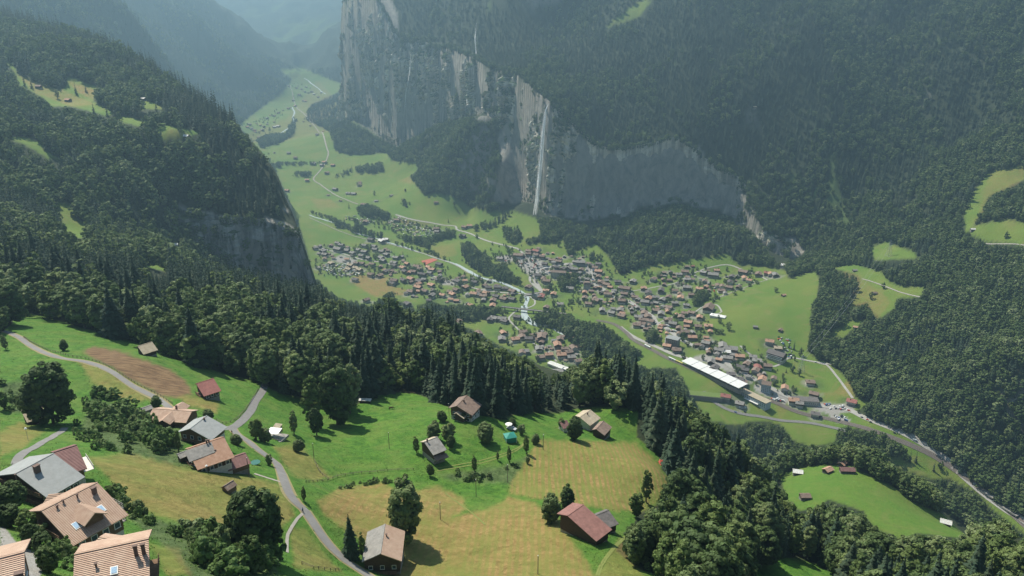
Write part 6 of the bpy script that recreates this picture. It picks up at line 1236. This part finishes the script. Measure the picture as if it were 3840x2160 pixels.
# thickets of shrubs
SHM = [mesh_only('crown', *broadleaf(120+i, 4, 2.3, 34, 40, .26, .02), M_shrub) for i in range(4)]
SHR = []
def shrub(x, y, s, me=None):
    o = obj_of('shrub', rs.choice(SHM), None, (x, y, float(hz(x, y))-.2)); o.scale = (s*rs.uniform(.85, 1.25), s*rs.uniform(.85, 1.25), s*rs.uniform(.8, 1.3)); o.rotation_euler = (0, 0, rs.random()*6.28); o['category'] = 'shrub'; o['group'] = 'shrubs on the banks'
    SHR.append((o, 'tall green shrub' if s > 1 else 'low green shrub', (x, y, float(hz(x, y)))))
for P, n, s0, s1 in (([(215,1000),(270,985),(330,1030),(400,1060),(440,1110),(425,1150),(380,1135),(310,1120),(240,1080),(205,1040)], 46, .6, 1.5), ([(480,1330),(560,1370),(700,1400),(690,1449),(560,1449),(500,1400)], 34, .6, 1.4), ([(200,1060),(300,1110),(340,1150),(230,1130),(180,1090)], 12, .4, .9),
    ([(1095,1192),(1190,1180),(1280,1165),(1310,1175),(1280,1210),(1180,1215)], 16, .3, .6), ([(840,1220),(1000,1205),(1080,1198),(1000,1215),(850,1232)], 12, .25, .5), ([(1595,1330),(1640,1380),(1680,1449),(1640,1449),(1580,1380)], 18, .5, 1.2),
    ([(330,1290),(480,1340),(540,1380),(440,1350),(330,1305)], 10, .3, .6), ([(280,1230),(310,1260),(320,1290),(290,1270)], 6, .5, .8), ([(0,960),(60,980),(100,1040),(20,1040)], 8, .4, .8), ([(100,1310),(120,1330),(190,1400),(190,1449),(120,1400)], 8, .4, .8)):
    for u, v in rand_in(P, n, 7): p = g1(u, v, tmax=600); shrub(float(p[0]), float(p[1]), rs.uniform(s0, s1))
# rough grass and hay tussocks over the near meadows
ROADS = [np.array([(v.co.x, v.co.y) for v in list(o.data.vertices)[2::5]][::2]) for o in bpy.data.objects if o.name.split('.')[0] in ('farm_road', 'footpath')]
def tussocks(name, label, n, P, s0, s1, cols, h0=.5, tmax=520):
    lu = RNG.uniform(min(p[0] for p in P), max(p[0] for p in P), n*3); lv = RNG.uniform(min(p[1] for p in P), max(p[1] for p in P), n*3); k = in_poly(lu, lv, P); lu, lv = lu[k][:n], lv[k][:n]
    G = np.concatenate([ground(lu[i:i+15000], lv[i:i+15000], tmax=tmax) for i in range(0, len(lu), 15000)]); G = G[fbm(G[:, 0]/7, G[:, 1]/7, 3, 66) > -.12+.35*RNG.normal(size=len(G))]
    fy_ = np.clip((np.log(G[:, 1])-LY0)/LDY, 0, NY-1).astype(int); fs_ = np.clip((G[:, 0]/G[:, 1]-S[0])/(S[1]-S[0]), 0, NS-1).astype(int)
    ok_ = (hay[fy_, fs_] < .3) & (earth[fy_, fs_] < .2) & (gravel[fy_, fs_] < .3)
    for r_ in ROADS: ok_ &= seg_dist(G[:, 0], G[:, 1], r_, False) > 2.6
    G = G[ok_]
    C = np.repeat(G, 3, 0)+np.concatenate([RNG.normal(0, .28, (len(G)*3, 2)), RNG.uniform(.02, h0*.3, (len(G)*3, 1))], 1); N_ = RNG.normal(size=(len(C), 3)); N_[:, 2] = np.abs(N_[:, 2])*.8+.35
    V, F = quads(C, N_, RNG.uniform(s0, s1, (len(C), 1)), RNG); m = NT(name, .95); p_ = m.pos(); c_ = m.mix(m.ramp(m.noise(p_, .22, 5, .65), (.35, (0, 0, 0)), (.65, (1, 1, 1))), cols[0], cols[1]); m.col(c_)
    return tag(add_mesh(name, V, F, m.m), label, 'grass', None, 'stuff')
tussocks('rough_grass', 'tufts of rough green grass over the near slopes', 60000, NEAR, .05, .12, ((.045, .115, .015), (.12, .20, .035)))
# wooden poles and lamps
m = NT('grey_pole_wood', .9); m.b.inputs['Base Color'].default_value = (.16, .13, .10, 1); M_pole = m.m
m = NT('lamp_glass', .3); m.b.inputs['Base Color'].default_value = (.85, .85, .8, 1); M_lamp = m.m
for (u, v0, v1, lab) in [(979.4,1091,1129,'wooden pole on the green slope left of the grey roofed chalet'), (1129.7,1018,1046,'wooden pole beside the brown roofed house'), (1366.4,1096,1131,'wooden pole at the upper left corner of the striped field'), (1277,1171,1214,'wooden pole on the bank beside the striped field'),
    (1197.7,1208,1249,'wooden pole where the meadow tracks meet'), (1108,1265,1307,'wooden pole with long shadow on the brown hay meadow'), (1353,1398,1444,'wooden pole at the bottom edge of the hay meadow'), (626.7,1154,1199,'wooden pole at the right end of the farmhouse'), (790.5,1118,1158,'wooden pole on the slope right of the road'), (389.5,1099,1122,'slim pole standing in the shrub thicket')]:
    p = g1(u, v1, tmax=600); t = float(project(*p)[2]); H = (v1-v0)*t/FPX/.83; e = empty('utility_pole', tuple(p), 0, lab, 'pole', 'wooden poles')
    MB().tube((0, 0, -.5), (0, 0, H), .13, .1, 6).build('post', M_pole, e); MB().tube((0, 0, H+.01), (0, 0, H+.22), .17, .1, 6).build('cap', M_white, e)
for u, v0, v1, lab in ((71, 1080, 1107, 'street lamp with pale head beside the left footpath'), (242, 1035, 1046, 'street lamp with pale head in the shrubs'), (522, 1173, 1190, 'lamp with pale globe in front of the farmhouse')):
    p = g1(u, v1, tmax=600); t = float(project(*p)[2]); H = (v1-v0)*t/FPX/.83; e = empty('street_lamp', tuple(p), 0, lab, 'lamp', 'path lamps')
    MB().tube((0, 0, -.3), (0, 0, H), .06, .05, 6).build('post', M_steel, e); MB().tube((0, 0, H+.01), (0, 0, H+.3), .42, .2, 8).build('lamp_head', M_lamp, e)
def fence(uv, label, h=1.0, gap=2.2, rails=(.5, .9), white=False, tmax=600):
    Q = smooth_path([g1(u, v, tmax=tmax) for u, v in uv], gap); e = empty('fence', (Q[0].x, Q[0].y, float(hz(Q[0].x, Q[0].y))), 0, label, 'fence'); o = Vector(e.location); pm = MB(); rl = MB()
    pt_ = [Vector((q.x, q.y, float(hz(q.x, q.y))))-o for q in Q]
    for q in pt_[:100]: MB().box(q.x-.07, q.x+.07, q.y-.07, q.y+.07, q.z-.3, q.z+h).build('post', M_pole, e)
    for a, b in zip(pt_, pt_[1:]):
        for z in rails: rl.tube(a+Vector((0, 0, z*h)), b+Vector((0, 0, z*h)), .05, n=4)
    rl.build('rails', M_pole, e)
fence([(60,850),(120,882),(172,896),(215,903),(260,917),(302,940),(338,963),(373,982),(405,998),(435,1018)], 'wooden guard rail following the curved road past the brown field', 1.1)
fence([(760,1420),(790,1432),(853,1437)], 'low wire fence with posts across the meadow at the bottom'); fence([(650,980),(632,1010),(612,1038),(590,1058),(560,1066),(545,1058)], 'wire fence along the inner side of the road bend', .9)
fence([(790,1158),(800,1180),(812,1196),(826,1206)], 'thin fence down the slope right of the road', .9); fence([(940,990),(990,986),(1060,992)], 'pale fence along the top of the grassy knoll', .9); fence([(770,1214),(850,1200),(950,1188),(1040,1182)], 'long thin fence under the green slope', .9, 3)
# terrace with white sail
p = g1(690, 1100, tmax=600); e = empty('terrace', tuple(p), -.3, 'wooden terrace with railing under a white sun sail', 'terrace')
MB().box(-4.5, 4.5, -3, 3, -.6, .3).build('deck', W_stone, e); sail = MB().poly([(-2.6,-1.8,2.3),(2.8,-1.5,2.7),(2.6,2,3.3),(-2.6,2.2,2.8),(0,0,2.45)], [(0,1,4),(1,2,4),(2,3,4),(3,0,4)]).build('sun_sail', M_white, e)
for x, y, z in ((-2.6,-1.8,2.3),(2.8,-1.5,2.7),(2.6,2,3.3),(-2.6,2.2,2.8)): MB().tube((x, y, 0), (x, y, z), .06, n=5).build('post', M_pole, e)
r_ = MB()
for i in range(10): r_.box(-4.4+i*.98, -4.3+i*.98, -2.95, -2.85, .3, 1.2)
r_.box(-4.5, 4.5, -2.97, -2.83, 1.2, 1.28).build('railing', M_pole, e)
q = MB().slab([(-2.6,3.4,2.2),(.4,3.4,2.2),(.4,5.6,2.8),(-2.6,5.6,2.8)], .12).box(-2.4, .2, 3.6, 5.4, -.4, 2.1); q.build('shed', RM_['t'], e)
# green garden pavilion, parasol and car
m = NT('teal_canvas', .5); m.b.inputs['Base Color'].default_value = (.03, .22, .17, 1)
p = g1(1283, 1108, tmax=600); e = empty('pavilion', tuple(p), .3, 'small garden pavilion with teal tent roof at the end of the track', 'pavilion')
MB().poly([(-2.4,-2.4,2.4),(2.4,-2.4,2.4),(2.4,2.4,2.4),(-2.4,2.4,2.4),(0,0,3.7)], [(0,1,4),(1,2,4),(2,3,4),(3,0,4)]).build('roof', m.m, e); MB().box(-2.1, 2.1, -2.1, 2.1, 0, 2.3).build('wall', m.m, e)
for sx in (-2.2, 2.2):
    for sy in (-2.2, 2.2): MB().box(sx-.06, sx+.06, sy-.06, sy+.06, -.3, 2.4).build('post', M_white, e)
o = obj_of('parked_car', CM[('silver', False)], None, tuple(Vector(g1(1287, 1081, tmax=600))+Vector((0, 0, .05)))); o.rotation_euler = (0, 0, -.5); tag(o, 'silver car parked on the track above the teal pavilion', 'car')
p = g1(1280, 1078, tmax=600); e = empty('parasol', tuple(p), 0, 'white parasol beside the silver car on the track', 'parasol'); MB().tube((0, 0, 0), (0, 0, 2.5), .04, n=5).build('pole', M_steel, e)
MB().poly([(1.6*math.cos(i*.785), 1.6*math.sin(i*.785), 2.2) for i in range(8)]+[(0, 0, 2.75)], [(i, (i+1) % 8, 8) for i in range(8)]).build('canopy', M_white, e)
# hay trough, log stack, red tarpaulin, rain tank
p = g1(919, 1013, tmax=600); e = empty('feeding_trough', tuple(p), -.1, 'long pale roofed feeding trough on the left end of the knoll', 'trough'); MB().slab([(-3,-1,1.5),(3,-1,1.5),(3,.8,2.0),(-3,.8,2.0)], .12).build('roof', RM_['w'], e); MB().box(-2.8, 2.8, -.6, .6, .4, .9).build('trough', W_dark, e)
for x in (-2.7, 2.7): MB().box(x-.08, x+.08, -.7, -.54, -.3, 1.5).build('leg', M_pole, e); MB().box(x-.08, x+.08, .54, .7, -.3, 1.8).build('leg', M_pole, e)
p = g1(1664, 1168, tmax=600); V = []; nx_, ny_ = 12, 6
for i in range(nx_):
    for j in range(ny_): V.append(((i-5.5)*.22+.3*mnoise.noise(Vector((i*.4, j*.5, 7))), (j-2.5)*.28*(1.25-.5*abs(math.sin(i*.5))), .35+.55*mnoise.noise(Vector((i*.7, j*.8, 2)))))
F = [(i*ny_+j, (i+1)*ny_+j, (i+1)*ny_+j+1, i*ny_+j+1) for i in range(nx_-1) for j in range(ny_-1)]
m = NT('red_tarpaulin', .6); m.b.inputs['Base Color'].default_value = (.4, .08, .045, 1); o = add_mesh('tarpaulin', V, F, m.m); o.location = Vector(p)+Vector((0, 0, .35)); o.scale = (2.2, 2, 1.6); o.rotation_euler = (0, .1, 1.35); md = o.modifiers.new('t', 'SOLIDIFY'); md.thickness = .05; tag(o, 'crumpled red tarpaulin at the wood edge of the striped field', 'tarpaulin')
p = g1(643, 1168, tmax=600); e = empty('trampoline', tuple(p), 0, 'dark green round trampoline beside the farmhouse garden', 'trampoline'); MB().tube((0, 0, .7), (0, 0, .82), 1.6, n=14).build('mat', paint('green_cover', (.03, .12, .09)), e)
for i in range(6): a = i*1.047; MB().tube((1.4*math.cos(a), 1.4*math.sin(a), -.2), (1.4*math.cos(a), 1.4*math.sin(a), .7), .05, n=4).build('leg', M_steel, e)
# people on the road and a grazing horse
SKIN = paint('skin', (.5, .3, .2))
def figure(u, v, rz, top, trou, label, stride=.25):
    p = g1(u, v, tmax=600); e = empty('person', tuple(p), rz, label, 'person', 'people walking on the farm road')
    def limb(name, pts, rad, mat, n=8):
        V, F = [], []
        for i, (q, r) in enumerate(zip(pts, rad)):
            d = (Vector(pts[min(i+1, len(pts)-1)])-Vector(pts[max(i-1, 0)])).normalized(); a = d.orthogonal().normalized(); b = d.cross(a)
            for k in range(n): V.append(tuple(Vector(q)+(a*math.cos(6.283*k/n)+b*math.sin(6.283*k/n))*r))
            if i: F += [((i-1)*n+k, (i-1)*n+(k+1) % n, i*n+(k+1) % n, i*n+k) for k in range(n)]
        F += [tuple(range(n))[::-1], tuple(range(len(V)-n, len(V)))]; return V, F
    VV, FF = [], []
    def add(pts, rad):
        V, F = limb('', pts, rad, None); k = len(VV); VV.extend(V); FF.extend([tuple(k+i for i in f) for f in F])
    s = stride
    add([(0, 0, .86), (0, 0, 1.05), (0, 0, 1.3), (0, 0, 1.43), (0, 0, 1.47), (0, 0, 1.53)], [.13, .13, .16, .13, .055, .055])
    add([(.01, 0, 1.52), (.015, 0, 1.56), (.01, 0, 1.64), (0, 0, 1.71), (0, 0, 1.74)], [.05, .08, .1, .085, .03])
    for sg in (-1, 1):
        add([(0, sg*.09, .92), (sg*s*.45, sg*.1, .5), (sg*s-.04, sg*.1, .09)], [.095, .065, .045]); add([(sg*s-.08, sg*.1, .05), (sg*s+.03, sg*.1, .05), (sg*s+.14, sg*.1, .03)], [.05, .05, .03])
        add([(0, sg*.17, 1.4), (-sg*.08, sg*.22, 1.14), (-sg*.02+.08, sg*.22, .92), (-sg*.02+.12, sg*.22, .84)], [.055, .045, .032, .03])
        for f in range(5): add([(-sg*.02+.12, sg*(.2+.01*f), .84), (-sg*.02+.13+.008*f, sg*(.2+.012*f), .80), (-sg*.02+.12, sg*(.2+.012*f), .765+.008*abs(f-2))], [.009, .008, .006])
    o = add_mesh('body', VV, FF, SKIN, smooth=True, parent=e); rm = o.modifiers.new('one_surface', 'REMESH'); rm.mode = 'VOXEL'; rm.voxel_size = .018
    sh = MB(); a, b = limb('', [(0, 0, .9), (0, 0, 1.05), (0, 0, 1.3), (0, 0, 1.42)], [.16, .155, .19, .15], None, 12); sh.poly(a, b)
    for sg in (-1, 1): a, b = limb('', [(0, sg*.15, 1.4), (-sg*.05, sg*.21, 1.2)], [.075, .065], None); sh.poly(a, b)
    sh.build('shirt', top, e, True); tr = MB()
    for sg in (-1, 1): a, b = limb('', [(0, sg*.08, .96), (sg*s*.45, sg*.1, .5), (sg*s-.03, sg*.1, .14)], [.12, .085, .065], None); tr.poly(a, b)
    tr.build('trousers', trou, e, True); a, b = limb('', [(-.02, 0, 1.6), (-.02, 0, 1.68), (-.01, 0, 1.75), (-.01, 0, 1.775)], [.09, .11, .09, .03], None, 10); MB().poly(a, b).build('hair', M_chim, e, True)
    e.scale = (1.0, 1.0, 1.0)
for u, v, rz, t_, q, lab in ((663, 979, 1.2, CARC['dark'], CARC['blue'], 'person in dark jacket walking at the top of the curved road'), (584, 1092, 1.0, CARC['dark'], CARC['dark'], 'person in black standing at the road fork'), (762, 1289, 2.2, CARC['blue'], CARC['dark'], 'person in blue top at the road bend beside the footpath')): figure(u, v, rz, t_, q, lab)
p = g1(984, 1030, tmax=600); e = empty('cow', tuple(p), .4, 'dark brown cow grazing on the grassy knoll', 'cow')
VV, FF = [], []
def seg(pts, rad, n=10, sy=1.0):
    k = len(VV)
    for i, (q, r) in enumerate(zip(pts, rad)):
        d = (Vector(pts[min(i+1, len(pts)-1)])-Vector(pts[max(i-1, 0)])).normalized(); a = d.cross(Vector((0, 1, 0))).normalized() if abs(d.y) < .9 else Vector((1, 0, 0)); b = d.cross(a)
        for j in range(n): VV.append(tuple(Vector(q)+(a*math.cos(6.283*j/n)+b*sy*math.sin(6.283*j/n))*r))
        if i: FF.extend([(k+(i-1)*n+j, k+(i-1)*n+(j+1) % n, k+i*n+(j+1) % n, k+i*n+j) for j in range(n)])
    FF.append(tuple(k+j for j in range(n))[::-1]); FF.append(tuple(len(VV)-n+j for j in range(n)))
seg([(-1.05, 0, 1.15), (-.95, 0, 1.1), (-.5, 0, 1.03), (.1, 0, .98), (.6, 0, 1.02), (.95, 0, 1.1)], [.12, .3, .34, .38, .38, .22], 12, .8)
seg([(.8, 0, 1.15), (1.2, 0, .95), (1.45, 0, .62)], [.24, .19, .14]); seg([(1.38, 0, .7), (1.5, 0, .45), (1.62, 0, .2), (1.66, 0, .1)], [.13, .14, .09, .06]); seg([(-1.08, 0, 1.25), (-1.2, 0, .9), (-1.2, 0, .45)], [.04, .03, .05], 6)
for x, y in ((.7, .2), (.6, -.2)): seg([(x, y, .95), (x+.02, y, .5), (x-.02, y, .12), (x, y, 0)], [.14, .08, .055, .07], 8)
for x, y in ((-.85, .2), (-.75, -.2)): seg([(x, y, 1.0), (x+.12, y, .68), (x-.1, y, .42), (x-.02, y, .1), (x, y, 0)], [.2, .13, .07, .055, .07], 8)
for y in (-1, 1): seg([(1.4, y*.1, .72), (1.36, y*.24, .74), (1.38, y*.3, .7)], [.03, .05, .02], 6); seg([(1.42, y*.07, .76), (1.46, y*.18, .86)], [.025, .01], 5)
o = add_mesh('body', VV, FF, paint('brown_hide', (.09, .05, .03)), smooth=True, parent=e); rm = o.modifiers.new('one_surface', 'REMESH'); rm.mode = 'VOXEL'; rm.voxel_size = .03
label_all(TREES); label_all(SHR)
